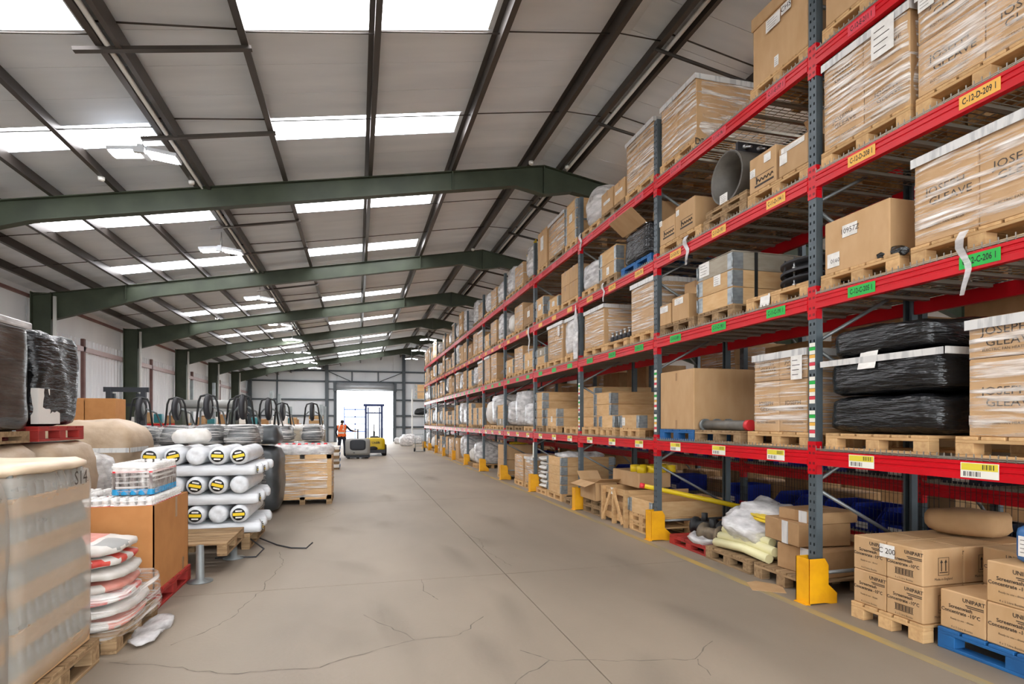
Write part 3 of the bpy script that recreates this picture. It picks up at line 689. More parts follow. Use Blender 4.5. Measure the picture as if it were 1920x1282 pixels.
pal(i, 'C', 2.42, 3.36, 'tall wrapped cartons'); wrapped(XF, 2.42, 3.34, Zp('C'), 3.52, 'tall film-wrapped heater cartons, second shelf of nearest rack bay', .95, 2, 1, 'film_diag', JG, EF)
pal(i, 'B', 3.22, 4.16, 'bulging black bale', bot=True)
for k, (a, b, z0, z1, dp) in enumerate(((3.14, 4.2, 1.503, 1.815, 1.0), (3.12, 4.2, 1.815, 2.125, 1.02), (3.2, 4.14, 2.125, 2.37, .92))):
    bumpy('black_bale', XF - .01, a, b, z0, z1, '%s layer of the shiny black wrapped bales on the first shelf' % ('bottom', 'middle', 'top')[k], 'bale', 'film_black', dp, 6.5, .022, 5, (12, 14, 9), k + 3, grp='black wrapped bales')
mb = MB(); mb.box(-.54, .0, -.015, .0, 0, .06)
o = MB().box(XF - .02, XF - .012, 3.1, 4.2, 2.07, 2.12).box(XF - .02, XF + .95, 3.075, 3.085, 2.07, 2.12).build('white_strap', 'tape_white'); T(o, 'white tape strap around the shiny black bales', 'strap')
o = MB().box(-.0, .003, -.08, .08, 0, .2).build('paper_note', 'paper', None, (XF - .03, 3.72, 2.02), (0, .25, 0)); T(o, 'white paper sheet taped to the black bale', 'paper')
pal(i, 'B', 2.05, 3.03, 'wrapped heater cartons'); wrapped(XF, 2.05, 2.95, Zp('B'), 2.28, 'film-wrapped heater cartons beside black bale, first shelf of nearest rack bay', .95, 2, 2, 'film_diag', JG, EF, split=(.66,))
# floor: screenwash cartons
UN = text('UNIPART', .06, 'ink', True, 1.1); SW = text('Screenwash\nConcentrate -10°C', .034, 'ink', True, 1.); RU = text('Ready to use - dilutes', .018, 'ink', False, 1.); LB = text('4 x 5 Litre Bottles', .02, 'ink', False, 1.); MEn = text('Made in England', .026, 'ink', False, 1.)
def arrows():
    mb = MB(); w, h = .05, .065; t = .003
    for a in ((-w, w, -h, -h + t), (-w, w, h - t, h), (-w, -w + t, -h, h), (w - t, w, -h, h), (-w + .012, w - .012, -h + .018, -h + .024)): mb.box(*a, 0, .0006)
    for s in (-.02, .02):
        mb.box(s - .004, s + .004, -h + .03, h - .035, 0, .0006); mb.quad([(s - .014, h - .038, .0006), (s + .014, h - .038, .0006), (s, h - .015, .0006)])
    return mb.mesh('arrow_mark', 'ink')
AR = arrows()
BAR = (lambda mb: [mb.box(-.07 + k * .009, -.07 + k * .009 + (.003 if k % 3 else .006), -.02, .02, 0, .0006) for k in range(16)] and mb.box(-.076, .078, .022, .025, 0, .0006).box(-.076, .078, -.025, -.022, 0, .0006))(MB()).mesh('barcode', 'ink')
UL = MB().box(-.06, .06, -.003, .003, 0, .0006).box(-.05, .06, -.014, -.009, 0, .0006).mesh('logo_bar', 'ink')
def screen(x, y0, y1, z0, z1, lab, dep=.38, bar=False):
    c = carton(x, y0, y1, z0, z1, lab, dep, tape=False, grp='screenwash cartons'); w, h = y1 - y0, z1 - z0; D = (dep, w)
    words(c, 'f', D, w * .26, h * .84, O_UN, .002); O('logo_bar', UL, c, decal(c, 'f', D, w * .28, h * .73, None, .002)[0], RF)
    words(c, 'f', D, -.01, h * .55, SW, .002)
    if bar: O('barcode', BAR, c, decal(c, 'f', D, .0, h * .28, None, .002)[0], RF)
    else: words(c, 'f', D, -.0, h * .3, RU, .002)
    words(c, 'f', D, .0, h * .09, LB, .002)
    O('arrow_mark', AR, c, decal(c, 's', D, -.0, h * .52, None, .002)[0], RS); words(c, 's', D, 0, h * .18, MEn, .002)
    return c
O_UN = UN.copy(); O_UN.transform(Matrix.Diagonal((.55, .62, 1, 1)))
pallet(XF, 3.26, 3.89, 0, 'wooden pallet carrying the screenwash cartons on the floor', 1.2, .13, 'wood', True, 'pallets on the floor', 0, False)
nmz = ('bottom', 'top'); nmy = ('near', 'far'); nmx = ('front', 'middle', 'rear')
for zz in range(2):
    for yy in range(2):
        for xx in range(3):
            c = screen(XF + .01 + xx * .385, 3.27 + yy * .305, 3.57 + yy * .305, .131 + zz * .272, .401 + zz * .272, 'screenwash carton, %s layer, %s row, %s stack on the low wooden pallet' % (nmz[zz], nmx[xx], nmy[yy]), bar=(yy == 0))
            if zz == 1 and yy == 0 and xx == 0: note(c, 'f', (.38, .3), -.14, .2, .13, .1, lines=False); words(c, 'f', (.38, .3), -.14, .2, text('C 200', .06, 'ink', False, 1.), .007)
pallet(4.0, 2.2, 3.21, 0, 'blue pallet with screenwash cartons at the frame edge', 1.2, .144, 'blue_pallet', True, 'pallets on the floor')
for xx, yy, zz, lb in ((0, 0, 0, 'single carton at its far front corner'), (0, 1, 0, 'lower carton beside the single one'), (0, 1, 1, 'upper carton carrying the blue jug'), (1, 0, 0, 'rear lower carton'), (1, 0, 1, 'rear upper carton'), (1, 1, 0, 'rear inner lower carton'), (1, 1, 1, 'rear inner upper carton')):
    screen(4.02 + xx * .4, 2.9 - yy * .315, 3.205 - yy * .315, .145 + zz * .272, .415 + zz * .272, 'blue pallet screenwash, ' + lb, .38)
j = E('jug', (4.22, 2.72, .69)); T(j, 'blue plastic screenwash jug standing on the cartons', 'jug')
O('jug_body', blob(.2, .15, .24, (5, 5, 6), 6, .002, 3, 1, 'jug'), j); MB().lathe([(.03, .23), (.03, .27), (.0, .27)], 10).build('cap', 'cap_red', j, (.0, .04, 0)); MB().tube([(0, .03, .22), (0, -.02, .29), (0, -.07, .27), (0, -.07, .2)], .014, 6).build('handle', 'jug', j); note(j, 'f', (.2, .15), 0, .11, .09, .13, 'paper')
# ---- second bay
i = 0
pal(i, 'E', 4.36, 5.16, 'lidded carton')
c = carton(XF + .02, 4.38, 5.14, Zp('E'), 5.62, 'lidded brown carton with white label, top shelf of second rack bay', .8, tape=False)
O('carton_lid', bxm(.83, .79, .13, 'card', .008), c, (0, 0, .6)); note(c, 'f', (.8, .76), -.06, .5, .2, .12, off=.02); note(c, 'f', (.8, .76), .12, .52, .13, .09, lines=False, off=.02); words(c, 'f', (.8, .76), .12, .52, text('CHS', .07, 'ink', False, 1.), .023); note(c, 'f', (.8, .76), -.03, .1, .06, .1)
p = pal(i, 'E', 6.14, 7.06, 'two-tier wrapped cartons'); words(p, 's', (1.1, .92), -.45, .075, text('DPAT', .11, 'ink', True, 1.), .002)
w = wrapped(XF, 6.16, 7.02, Zp('E'), 5.8, 'two-tier film-wrapped carton stack near ridge, top shelf of second rack bay', 1.0, 2, 2, 'film_diag', split=(.72,), amp=.008)
pal(i, 'D', 6.05, 7.06, 'two logo cartons')
for k, (a, b, z) in enumerate(((6.63, 7.05, 4.27), (6.18, 6.62, 4.33))):
    c = carton(XF, a, b, Zp('D'), z, '%s of two plain cartons with drawn line logo, third shelf of second rack bay' % ('farther', 'nearer')[k], .6, tape=False)
    O('logo_bar', memo('logo_bar_big', lambda: MB().box(-.14, .14, -.05, -.03, 0, .0006).box(-.14, .14, .055, .06, 0, .0006).box(-.12, -.1, -.02, .05, 0, .0006).tube([(-.1 + q_ * .012, .008 + .016 * math.sin(q_ * 1.5), 0) for q_ in range(20)], .006, 4).mesh('logo_bar', 'ink')), c, decal(c, 'f', (.6, b - a), .04, .12, None, .002)[0], RF); note(c, 'f', (.6, b - a), -.16, .3, .07, .07)
pal(i, 'D', 5.22, 6.0, 'big grey pipe sleeve', 'wood_old'); pallet(XF + .02, 5.24, 5.98, Zp('D'), 'upper old pallet under the big grey pipe sleeve, third shelf', 1.0, .1, 'wood_old', True, 'pallets on the racking')
o = E('pipe_sleeve', (4.0, 5.66, Zp('D') + .1)); T(o, 'big grey steel pipe sleeve lying open end towards the aisle', 'pipe sleeve')
MB().lathe([(.29, 0), (.29, .62), (.265, .62), (.265, 0.), (.29, 0)], 32, (0, 0, .295), None, 'x').build('sleeve_shell', 'pipe_grey', o)
for k in range(3): MB().tube([(.1 + k * .18, -.22, .56), (.1 + k * .18, -.05, .6)], .025, 8).tube([(.1 + k * .18, -.1, .6), (.1 + k * .18, -.3, .52)], .013, 6).build('bolt', 'steel', o)
MB().box(.02, .6, -.18, -.14, .5, .62).build('clamp_lug', 'rubber', o); note(o, 'f', (.02, .1), -.03, .07, .14, .1)
pal(i, 'D', 4.32, 5.2, 'three assorted cartons')
for k, (a, b, z1, x0, dp) in enumerate(((4.78, 5.17, 4.3, XF, .4), (4.36, 4.74, 4.22, XF, .3), (4.46, 4.8, 4.45, XF + .43, .4))):
    c = carton(x0, a, b, Zp('D'), z1, '%s on the third shelf of second rack bay' % ('carton with printed logo strip', 'small carton with white tape strip', 'tall open carton with raised flaps')[k], dp, tape=False)
    if k == 0: note(c, 'f', (dp, b - a), -.14, .2, .08, .08); note(c, 'f', (dp, b - a), .08, .28, .1, .08, lines=False); O('logo_bar', CACHE['logo_bar_big'], c, decal(c, 'f', (dp, b - a), .03, .09, None, .002)[0], RF)
    if k == 1: note(c, 'f', (dp, b - a), 0, z1 - Zp('D') - .04, .3, .05); note(c, 'f', (dp, b - a), -.12, .16, .1, .1, lines=False)
    if k == 2:
        for s in (-1, 1): MB().box(0, .004, -.19, .19, 0, .14).build('flap', 'card', c, (s * .2, 0, z1 - Zp('D')), (0, s * .5, 0))
        MB().box(-.2, .2, 0, .004, 0, .14).build('flap', 'card', c, (0, -.21, z1 - Zp('D')), (.5, 0, 0))
pal(i, 'C', 6.2, 7.06, 'group of taped cartons', 'wood_old')
for k, (a, b, z1, x0, dp) in enumerate(((6.34, 6.9, 3.43, XF + .3, .6), (6.74, 7.02, 3.14, XF, .28), (6.32, 6.7, 3.18, XF, .28))):
    c = carton(x0, a, b, Zp('C'), z1, '%s on the second shelf of second rack bay' % ('tall taped carton at the back', 'small carton nearest the far post', 'small carton with wide white label')[k], dp)
    if k == 0: O('tape', bxm(.61, .57, .05, 'tape', 0), c, (0, 0, .3))
    else: note(c, 'f', (dp, b - a), -.02, z1 - Zp('C') - .06, .2, .08)
pal(i, 'C', 5.42, 6.12, 'timber box with grey top tier', 'wood_old'); r = collar(XF, 5.45, 6.1, Zp('C'), 3, 'timber collar box with grey top tier, second shelf of second rack bay', 1.15, .192, ('ply', 'ply', 'ply_grey'), True, True)
note(r, 'f', (1.15, .65), -.2, .5, .2, .16); note(r, 'f', (1.15, .65), .05, .32, .13, .12); MB().box(-.3, -.26, -.334, -.328, 0, .58).build('strap', 'black', r)
pal(i, 'C', 4.34, 5.22, 'black ring fittings')
def ringfit(r, z, lab):
    o = E('ring_fitting', (XF + .55, 4.72, z)); T(o, lab, 'pipe fitting', 'black ring fittings')
    MB().lathe([(r, 0), (r, .025), (r * .8, .03), (r * .8, .085), (r, .09), (r, .115), (r * .7, .115), (r * .7, 0), (r, 0)], 36).build('ring_body', 'rubber', o)
    for k in range(14):
        a = 2 * PI * k / 14; x, y = math.cos(a) * r * .92, math.sin(a) * r * .92
        MB().tube([(x, y, -.01), (x, y, .15)], .009, 6).tube([(x, y, .028), (x, y, .05)], .02, 6).build('bolt', 'steel' if k % 2 else 'rubber', o)
ringfit(.42, Zp('C') + .012, 'lower black ring fitting with bolts, second shelf of second rack bay'); ringfit(.42, Zp('C') + .178, 'upper black ring fitting with bolts, second shelf of second rack bay')
o = MB().box(-.002, 0, -.07, .07, 0, .12).build('hanging_note', 'paper', None, (XF - .008, 4.93, DZ['C'] + .02), (0, .1, 0)); T(o, 'white paper tag hanging from the pallet of black rings', 'paper tag')
pal(i, 'B', 6.2, 7.06, 'big plain carton', 'blue_pallet', desc='blue pallet')
c = carton(XF + .01, 6.21, 7.02, Zp('B'), 2.25, 'big plain carton on the blue pallet, first shelf of second rack bay', 1.0, tape=False); [O('tape', MB().box(-.501, -.5005, -.02, .02, a_, b_).mesh('tape', 'tape'), c) for a_, b_ in ((0, .12), (.62, .72))]
pal(i, 'B', 5.32, 6.18, 'capped dark pipes', 'wood_old')
for k in range(3):
    o = E('capped_pipe', (XF + .12 + k * .16, 5.3, Zp('B') + .06)); T(o, 'dark pipe with red end cap, %s on the first shelf pallet' % ('front one', 'middle one', 'rear one')[k], 'pipe', 'capped dark pipes')
    MB().tube([(0, .06, 0), (0, .86, 0)], .055, 14).build('pipe_barrel', 'pipe_grey', o); MB().tube([(0, .0, 0), (0, .06, 0)], .06, 14).build('end_cap', 'cap_red', o); MB().tube([(0, .82, 0), (0, .86, 0)], .075, 14).build('flange', 'galv', o)
pal(i, 'B', 4.3, 5.2, 'upright wrapped cartons'); wrapped(XF, 4.33, 5.11, Zp('B'), 2.28, 'neat film-wrapped heater cartons beside post, first shelf of second rack bay', .95, 2, 1, 'film', JS, EF, split=(.64,), paper=(.26, .6, .14, .22))
# floor of second bay
pallet(XF + .05, 5.95, 6.85, 0, 'red pallet under the black pipe fittings on the floor', 1.0, .12, 'red_pallet', True, 'pallets on the floor')
for k, (x, y, rz_) in enumerate(((.12, 6.14, .2), (.42, 6.2, .2), (.3, 6.58, .4), (.82, 6.45, .2))):
    o = E('valve_fitting', (XF + .1 + x, y, .12), rz_); T(o, 'black flanged pipe valve on the floor, %s' % ('front with bare flange', 'with white paper wrap', 'rear one in the pile', 'standing near the rear posts')[k], 'pipe valve', 'black valves on the red pallet')
    MB().lathe([(.03, 0), (.12, 0), (.12, .03), (.07, .05), (.09, .15), (.07, .25), (.12, .27), (.12, .3), (.03, .3), (.03, 0)], 16, (0, -.15, .12), None, 'y').build('valve_body', 'black' if k else 'rust', o); MB().tube([(0, 0, .18), (0, 0, .3)], .04, 8).build('neck', 'black', o)
    if k == 1: MB().lathe([(.095, 0), (.095, .1)], 14, (0, -.05, .12), None, 'y').build('paper_wrap', 'paper', o)
bumpy('film_heap', XF + .04, 6.0, 6.5, .1, .24, 'crumpled clear film over the edge of the red pallet', 'plastic film', 'film_white', .5, 3, .06, 5, (8, 8, 4), 9, .05)
pallet(XF + .03, 5.2, 6.0, 0, 'old pallet under the wrapped yellow strips', 1.2, .144, 'wood_old', True, 'pallets on the floor')
pallet(XF + .03, 4.36, 5.14, 0, 'old pallet under the battered cartons by the guard', 1.2, .15, 'wood_old', True, 'pallets on the floor', 0, False)
bumpy('film_heap', XF + .02, 5.0, 6.05, .144, .72, 'large heap of loose clear film over yellow strips', 'plastic film', 'film_white', 1.0, 1.7, .1, 4, (14, 14, 10), 5, 0)
for k, (y, z, r_, n_) in enumerate(((5.12, .2, .05, 0), (5.1, .27, .05, 0), (5.22, .34, .05, 0), (5.0, .2, .05, 0))):
    o = MB().tube([(XF + .1 + k * .06, 5.9, z), (XF + .14 + k * .05, 5.45, z + .02), (XF + .12 + k * .06, y - .1, z)], r_, 8).build('yellow_strip', 'pale_yellow'); T(o, 'pale yellow plastic strip bundle under the film heap, %s' % ('lowest', 'second', 'top', 'end')[k], 'plastic strips', 'pale yellow strips')
for k in range(6):
    o = MB().tube([(XF + .2 + .04 * (k % 3), 5.4, .56 + .035 * (k // 3)), (XF + .18 + .04 * (k % 3), 4.97, .55 + .035 * (k // 3))], .018, 6).build('yellow_rod', 'yellow')
    T(o, 'bright yellow rod sticking out of the battered carton, %s row, %s' % (('lower', 'upper')[k // 3], ('aisle side', 'middle', 'rear side')[k % 3]), 'rod', 'bright yellow rods')
for k, (x, a, b, z0, z1, dp, rz_) in enumerate(((.15, 4.42, 4.95, .15, .4, .7, .1), (.12, 4.55, 5.1, .41, .63, .55, -.12), (.2, 4.5, 4.98, .63, .74, .5, .06), (.75, 4.9, 5.3, .15, .4, .4, .2))):
    c = carton(XF + x, a, b, z0, z1, 'battered taped carton by the nearest guard, %s' % ('lowest', 'middle and tilted', 'topmost with yellow rods', 'hidden behind')[k], dp, 'card_dark', True, None, rz_, grp='battered cartons'); O('tape', MB().box(-dp / 2 - .002, -dp / 2 - .001, -.12, -.02, 0, z1 - z0).mesh('tape', 'tape_white'), c)
for k, (x, y, z, rz_, t_) in enumerate(((.95, 3.6, .69, .2, 1),)):
    bumpy('bagged_parcel', XF + x - .3, y - .25, y + .25, z, z + .2, 'brown parcel lying on the rear screenwash cartons behind the post', 'parcel', 'card_dark', .45, 5, .02, 4, (5, 5, 4), k + 20, 0, None, rz_)
o = scrap('cardboard_scrap', [(3.62, 4.72), (3.86, 4.55), (4.0, 4.78), (3.86, 4.98), (3.74, 4.96)], 'card', '', ''); T(o, 'flat cardboard scrap lying on the yellow floor line', 'cardboard')
# ---- third bay
i = 1
pal(i, 'E', 9.02, 9.86, 'grey film dome'); bumpy('wrapped_dome', XF, 9.02, 9.86, Zp('E'), 5.66, 'rounded grey film-wrapped load, top shelf of third rack bay', 'wrapped load', 'film_white', 1.0, 4, .05, 3, (8, 8, 8), 12)
pal(i, 'E', 8.1, 8.95, 'two low cartons', 'wood_old')
for k, (a, b, z) in enumerate(((8.5, 8.94, 5.36), (8.08, 8.45, 5.34))): note(carton(XF, a, b, Zp('E'), z, '%s of two low cartons, top shelf of third rack bay' % ('farther', 'nearer')[k], .6), 'f', (.6, b - a), 0, .16, .25, .05)
pal(i, 'E', 7.15, 8.05, 'tall wrapped cartons'); wrapped(XF, 7.17, 8.03, Zp('E'), 5.8, 'tall film-wrapped cartons beside post, top shelf of third rack bay', 1.0, 2, 2, 'film', JS, split=(.6,))
pal(i, 'D', 9.14, 9.84, 'grey wrapped box'); bumpy('wrapped_box', XF, 9.16, 9.82, Zp('D'), 4.38, 'square grey film-wrapped box, third shelf of third rack bay', 'wrapped box', 'film_white', 1.0, 14, .012, 5, (6, 6, 6), 13)
pal(i, 'D', 8.34, 9.02, 'two-tier timber box', 'wood_old'); collar(XF, 8.36, 9.0, Zp('D'), 2, 'timber collar box with two white labels, third shelf of third rack bay', 1.15, .22, ('ply',), True, True, (0, .1, .1, .12))
pal(i, 'D', 7.25, 8.2, 'black wrapped carton', 'blue_pallet', desc='blue pallet')
o = bumpy('wrapped_carton', XF, 7.3, 8.12, Zp('D'), 4.42, 'black film-wrapped open carton with lifted flaps, third shelf of third rack bay', 'wrapped carton', 'film_black', 1.0, 12, .015, 5, (8, 8, 8), 14)
for k, (lc, rt, sz) in enumerate((((-.5, .05, .47), (0, -.9, 0), (.3, .75)), ((0, .41, .47), (-.7, 0, 0), (.9, .28)), ((.0, -.41, .47), (.35, 0, 0), (.9, .26)))):
    mbf = MB(); (mbf.box(0, .005, -sz[1] / 2, sz[1] / 2, 0, sz[0]) if k == 0 else mbf.box(-sz[0] / 2, sz[0] / 2, 0, .005, 0, sz[1])); mbf.build('flap', 'card', o, lc, rt)
pal(i, 'C', 8.83, 9.72, 'square wrapped cartons'); wrapped(XF, 8.85, 9.7, Zp('C'), 3.56, 'square film-wrapped cartons with white top tape, second shelf of third rack bay', 1.0, 1, 1, 'film')
pal(i, 'C', 8.0, 8.82, 'small black fittings')
for k in range(5):
    o = MB().lathe([(0, 0), (.045, 0), (.045, .09), (.02, .1), (.02, .15), (.03, .155), (.03, .17), (0, .17)], 10, (0, 0, 0), [0, 0, 0, 1, 1, 1, 1]).build('small_valve', ['rubber', 'steel'], None, (XF + .1, 8.1 + k * .15, Zp('C'))); T(o, 'small black valve on the second shelf, %s from the near end' % ordw[k], 'valve', 'small black valves in a line')
pal(i, 'C', 7.15, 7.9, 'tall streaky wrapped load'); wrapped(XF, 7.15, 7.87, Zp('C'), 3.62, 'tall streaky film-wrapped cartons beside post, second shelf of third rack bay', 1.0, 1, 2, 'film')
pal(i, 'B', 8.42, 9.0, 'small timber box'); collar(XF, 8.42, 9.0, Zp('B'), 1, 'small single-tier timber box, first shelf of third rack bay', .8, .2, ('ply',), False, True, None)
pal(i, 'B', 7.6, 8.24, 'wide timber box'); collar(XF, 7.6, 8.24, Zp('B'), 1, 'wider single-tier timber box with note, first shelf of third rack bay', .9, .2, ('ply',), False, True, (-.18, .1, .1, .12))
pal(i, 'B', 9.08, 9.82, 'deep stacked timber box'); collar(XF + .25, 9.1, 9.8, Zp('B'), 3, 'deep three-tier timber box set back, first shelf of third rack bay', .9, .2, ('ply',), True, False)
for k in range(8):
    o = MB().lathe([(.05, 0), (.075, 0), (.075, .11), (.05, .11), (.05, 0)], 14).build('yellow_ring', 'yellow', None, (XF + .35 + (k % 4) * .17, 8.2 + (k // 4) * .22, .801)); T(o, 'yellow plastic ring on the long carton, %s row, %s' % (('near', 'far')[k // 4], ordw[k % 4]), 'ring', 'yellow rings')
pallet(XF, 8.9, 9.75, 0, 'lower old pallet beneath the torn open carton', 1.1, .144, 'wood_old', True, 'pallets on the floor'); pallet(XF, 8.9, 9.75, .145, 'upper old pallet beneath the torn open carton', 1.1, .13, 'wood_old', True, 'pallets on the floor')
c = carton(XF + .28, 8.15, 9.1, .565, .8, 'long plain carton carrying yellow rings, floor of third rack bay', .55, tape=False)
# torn open carton with drooping flaps
oc = E('open_carton', (XF + .1, 9.3, .275)); T(oc, 'torn open carton with drooping flaps, floor of third rack bay', 'carton')
for a in ((-.2, .2, -.33, -.325), (-.2, .2, .325, .33), (-.2, -.195, -.33, .33), (.195, .2, -.33, .33)): MB().box(*a, 0, .3).build('side_panel', 'card', oc)
for lc, rt, b in (((-.2, 0, .3), (0, -1.9, 0), (0, .004, -.33, .33, 0, .2)), ((0, .33, .3), (-.9, 0, 0), (-.2, .2, 0, .004, 0, .22)), ((0, -.33, .3), (1.2, 0, 0), (-.2, .2, 0, .004, 0, .2))): MB().box(*b).build('flap', 'card', oc, lc, rt)
# slatted crate with crossed braces
cr = E('slatted_crate', (XF - .02, 8.4, 0)); T(cr, 'slatted wooden crate with slanted braces, floor of third rack bay', 'crate')
for s in (-1, 0, 1): MB().box(-.03, .03, s * .41 - .03, s * .41 + .03, .0, .56).build('upright', 'wood', cr)
for z in (.1, .3, .5): MB().box(-.0, .02, -.44, .44, z - .05, z + .05).build('slat', 'wood_y', cr, (.03, 0, 0))
for s in (-1, 1):
    p, q = Vector((-.035, s * .03, .54)), Vector((-.035, s * .36, .04)); d = q - p
    MB().box(-.012, .012, -.03, .03, 0, d.length, T=Matrix.Translation(p) @ Matrix.Rotation(math.atan2(-d.y, d.z), 4, 'X')).build('brace', 'wood', cr)
for s in (-1, 1): MB().box(.03, 1.05, s * .42 - .012, s * .42 + .012, .42, .56).box(.03, 1.05, s * .42 - .012, s * .42 + .012, .08, .2).build('slat', 'wood', cr)
MB().box(-.04, -.032, -.05, .05, .46, .56).build('gusset', 'paper', cr); MB().box(.07, 1.02, -.4, .4, .02, .42).build('inner_box', 'card_dark', cr)
pallet(XF, 7.2, 7.92, 0, 'lower pallet beneath the low timber box by the guard', 1.2, .13, 'wood', True, 'pallets on the floor'); pallet(XF, 7.2, 7.92, .131, 'upper pallet beneath the low timber box by the guard', 1.2, .13, 'wood', True, 'pallets on the floor')
collar(XF, 7.22, 7.92, .264, 1, 'low single-tier timber box by the second guard', 1.25, .22, ('ply',), False, True)
o = E('yellow_pipe', (0, 0, 0)); T(o, 'yellow pipe with red end cap leaning across the timber boxes', 'pipe')
MB().tube([(XF + .02, 7.5, .68), (XF + 1.2, 6.75, .42)], .034, 12).build('pipe_barrel', 'yellow', o); MB().tube([(XF - .03, 7.53, .69), (XF + .03, 7.495, .678)], .038, 12).build('end_cap', 'cap_red', o)
# ---- fourth bay
i = 2
pal(i, 'E', 11.8, 12.5, 'single tall carton', det=False); note(carton(XF, 11.84, 12.46, Zp('E'), 5.8, 'tall carton with white tape patch, top shelf of fourth rack bay', .9), 'f', (.9, .62), 0, .5, .2, .3, lines=False)
pal(i, 'E', 10.75, 11.73, 'wide wrapped cartons', 'wood_old', det=False); wrapped(XF, 10.76, 11.72, Zp('E'), 5.78, 'wide film-wrapped cartons, top shelf of fourth rack bay', 1.0, 2, 2, 'film', det=False)
pal(i, 'E', 10.05, 10.7, 'tall timber box', det=False); collar(XF, 10.07, 10.67, Zp('E'), 4, 'four-tier timber box, top shelf of fourth rack bay', 1.0, .185, ('ply',), True, False, (0, .45, .15, .15))
pal(i, 'D', 12.0, 12.68, 'labelled timber box', det=False); collar(XF, 12.02, 12.66, Zp('D'), 2, 'labelled two-tier timber box, third shelf of fourth rack bay', 1.0, .2, ('ply',), True, False, (0, .2, .2, .12))
pal(i, 'D', 11.05, 11.72, 'low timber box', det=False); collar(XF, 11.07, 11.7, Zp('D'), 1, 'low single-tier timber box, third shelf of fourth rack bay', 1.0, .22, ('ply',), True, False, (0, .1, .15, .1))
pal(i, 'D', 10.0, 10.92, 'six stacked cartons', det=False)
for k in range(4):
    a = 10.02 + (k % 2) * .45; carton(XF, a, a + .44, Zp('D') + (k // 2) * .3, Zp('D') + .295 + (k // 2) * .3, 'printed carton in stack of four, third shelf fourth bay, %s %s' % (('lower', 'upper')[k // 2], ('near', 'far')[k % 2]), .8)
pal(i, 'C', 11.88, 12.6, 'small grey timber box', det=False); collar(XF, 11.9, 12.58, Zp('C'), 2, 'small grey-topped timber box, second shelf of fourth rack bay', 1.0, .17, ('ply', 'ply_grey'), True, False, (0, .25, .1, .1))
pal(i, 'C', 10.83, 11.8, 'broad wrapped cartons', det=False); wrapped(XF, 10.85, 11.78, Zp('C'), 3.62, 'broad film-wrapped cartons, second shelf of fourth rack bay', 1.0, 2, 2, 'film', det=False, paper=(.3, .55, .12, .2))
pal(i, 'C', 9.98, 10.7, 'pale wrapped load', det=False); wrapped(XF, 10.0, 10.68, Zp('C'), 3.6, 'pale film-wrapped load by third post, second shelf of fourth rack bay', 1.0, 1, 2, 'film_white', det=False)
o = MB().prism([(0, 0), (.14, -.5), (.1, -1.0), (-.1, -1.0), (-.12, -.45)], -.004, .004, 0, 'x').build('film_sheet', 'film_white', None, (RXF - .03, Y0 + BAY * 2 + .1, 3.75)); T(o, 'loose film sheet hanging beside the third post', 'plastic film')
for k, (y, n_, dx) in enumerate(((12.06, 4, 0), (11.12, 2, 0), (10.0, 4, .35))):
    pal(i, 'B', y, y + .75, ('tall', 'small', 'long')[k] + ' timber box', 'wood' if k else 'wood_old', det=False); collar(XF + dx, y + .01, y + .73, Zp('B'), n_, '%s timber box, first shelf of fourth rack bay' % ('tall four-tier', 'small two-tier', 'long four-tier set-back')[k], 1.15, .185, ('ply',), True, False, (0, .15, .1, .12) if k == 1 else None)
pallet(XF, 10.88, 11.8, 0, 'wooden pallet under the tall open timber box on the floor', 1.1, .144, 'wood', False, 'pallets on the floor'); collar(XF, 10.9, 11.78, .144, 4, 'tall open four-tier timber box beside the white sacks', 1.15, .185, ('ply',), False, True)
bumpy('film_liner', XF + .05, 10.95, 11.7, .8, .97, 'clear film liner bulging from the open timber box', 'plastic film', 'film_white', 1.0, 3, .05, 4, (6, 6, 4), 31)
pallet(XF, 11.85, 12.75, 0, 'wooden pallet under the pile of white sacks', 1.1, .12, 'wood', False, 'pallets on the floor')
for k in range(7):
    bumpy('white_sack', XF - .02 + (k % 2) * .03, 11.9 + (k % 3) * .03, 12.68 + (k % 2) * .04, .13 + k * .1, .23 + k * .1, 'white sack in the pile behind the fourth guard, %s from the floor' % ordw[k], 'sack', 'sack', .75, 2.6, .025, 5, (7, 7, 4), k + 40, 0, 'white sacks in a pile')
pallet(XF, 9.95, 10.75, 0, 'empty low pallet behind the third guard', 1.1, .12, 'wood_old', False, 'pallets on the floor')
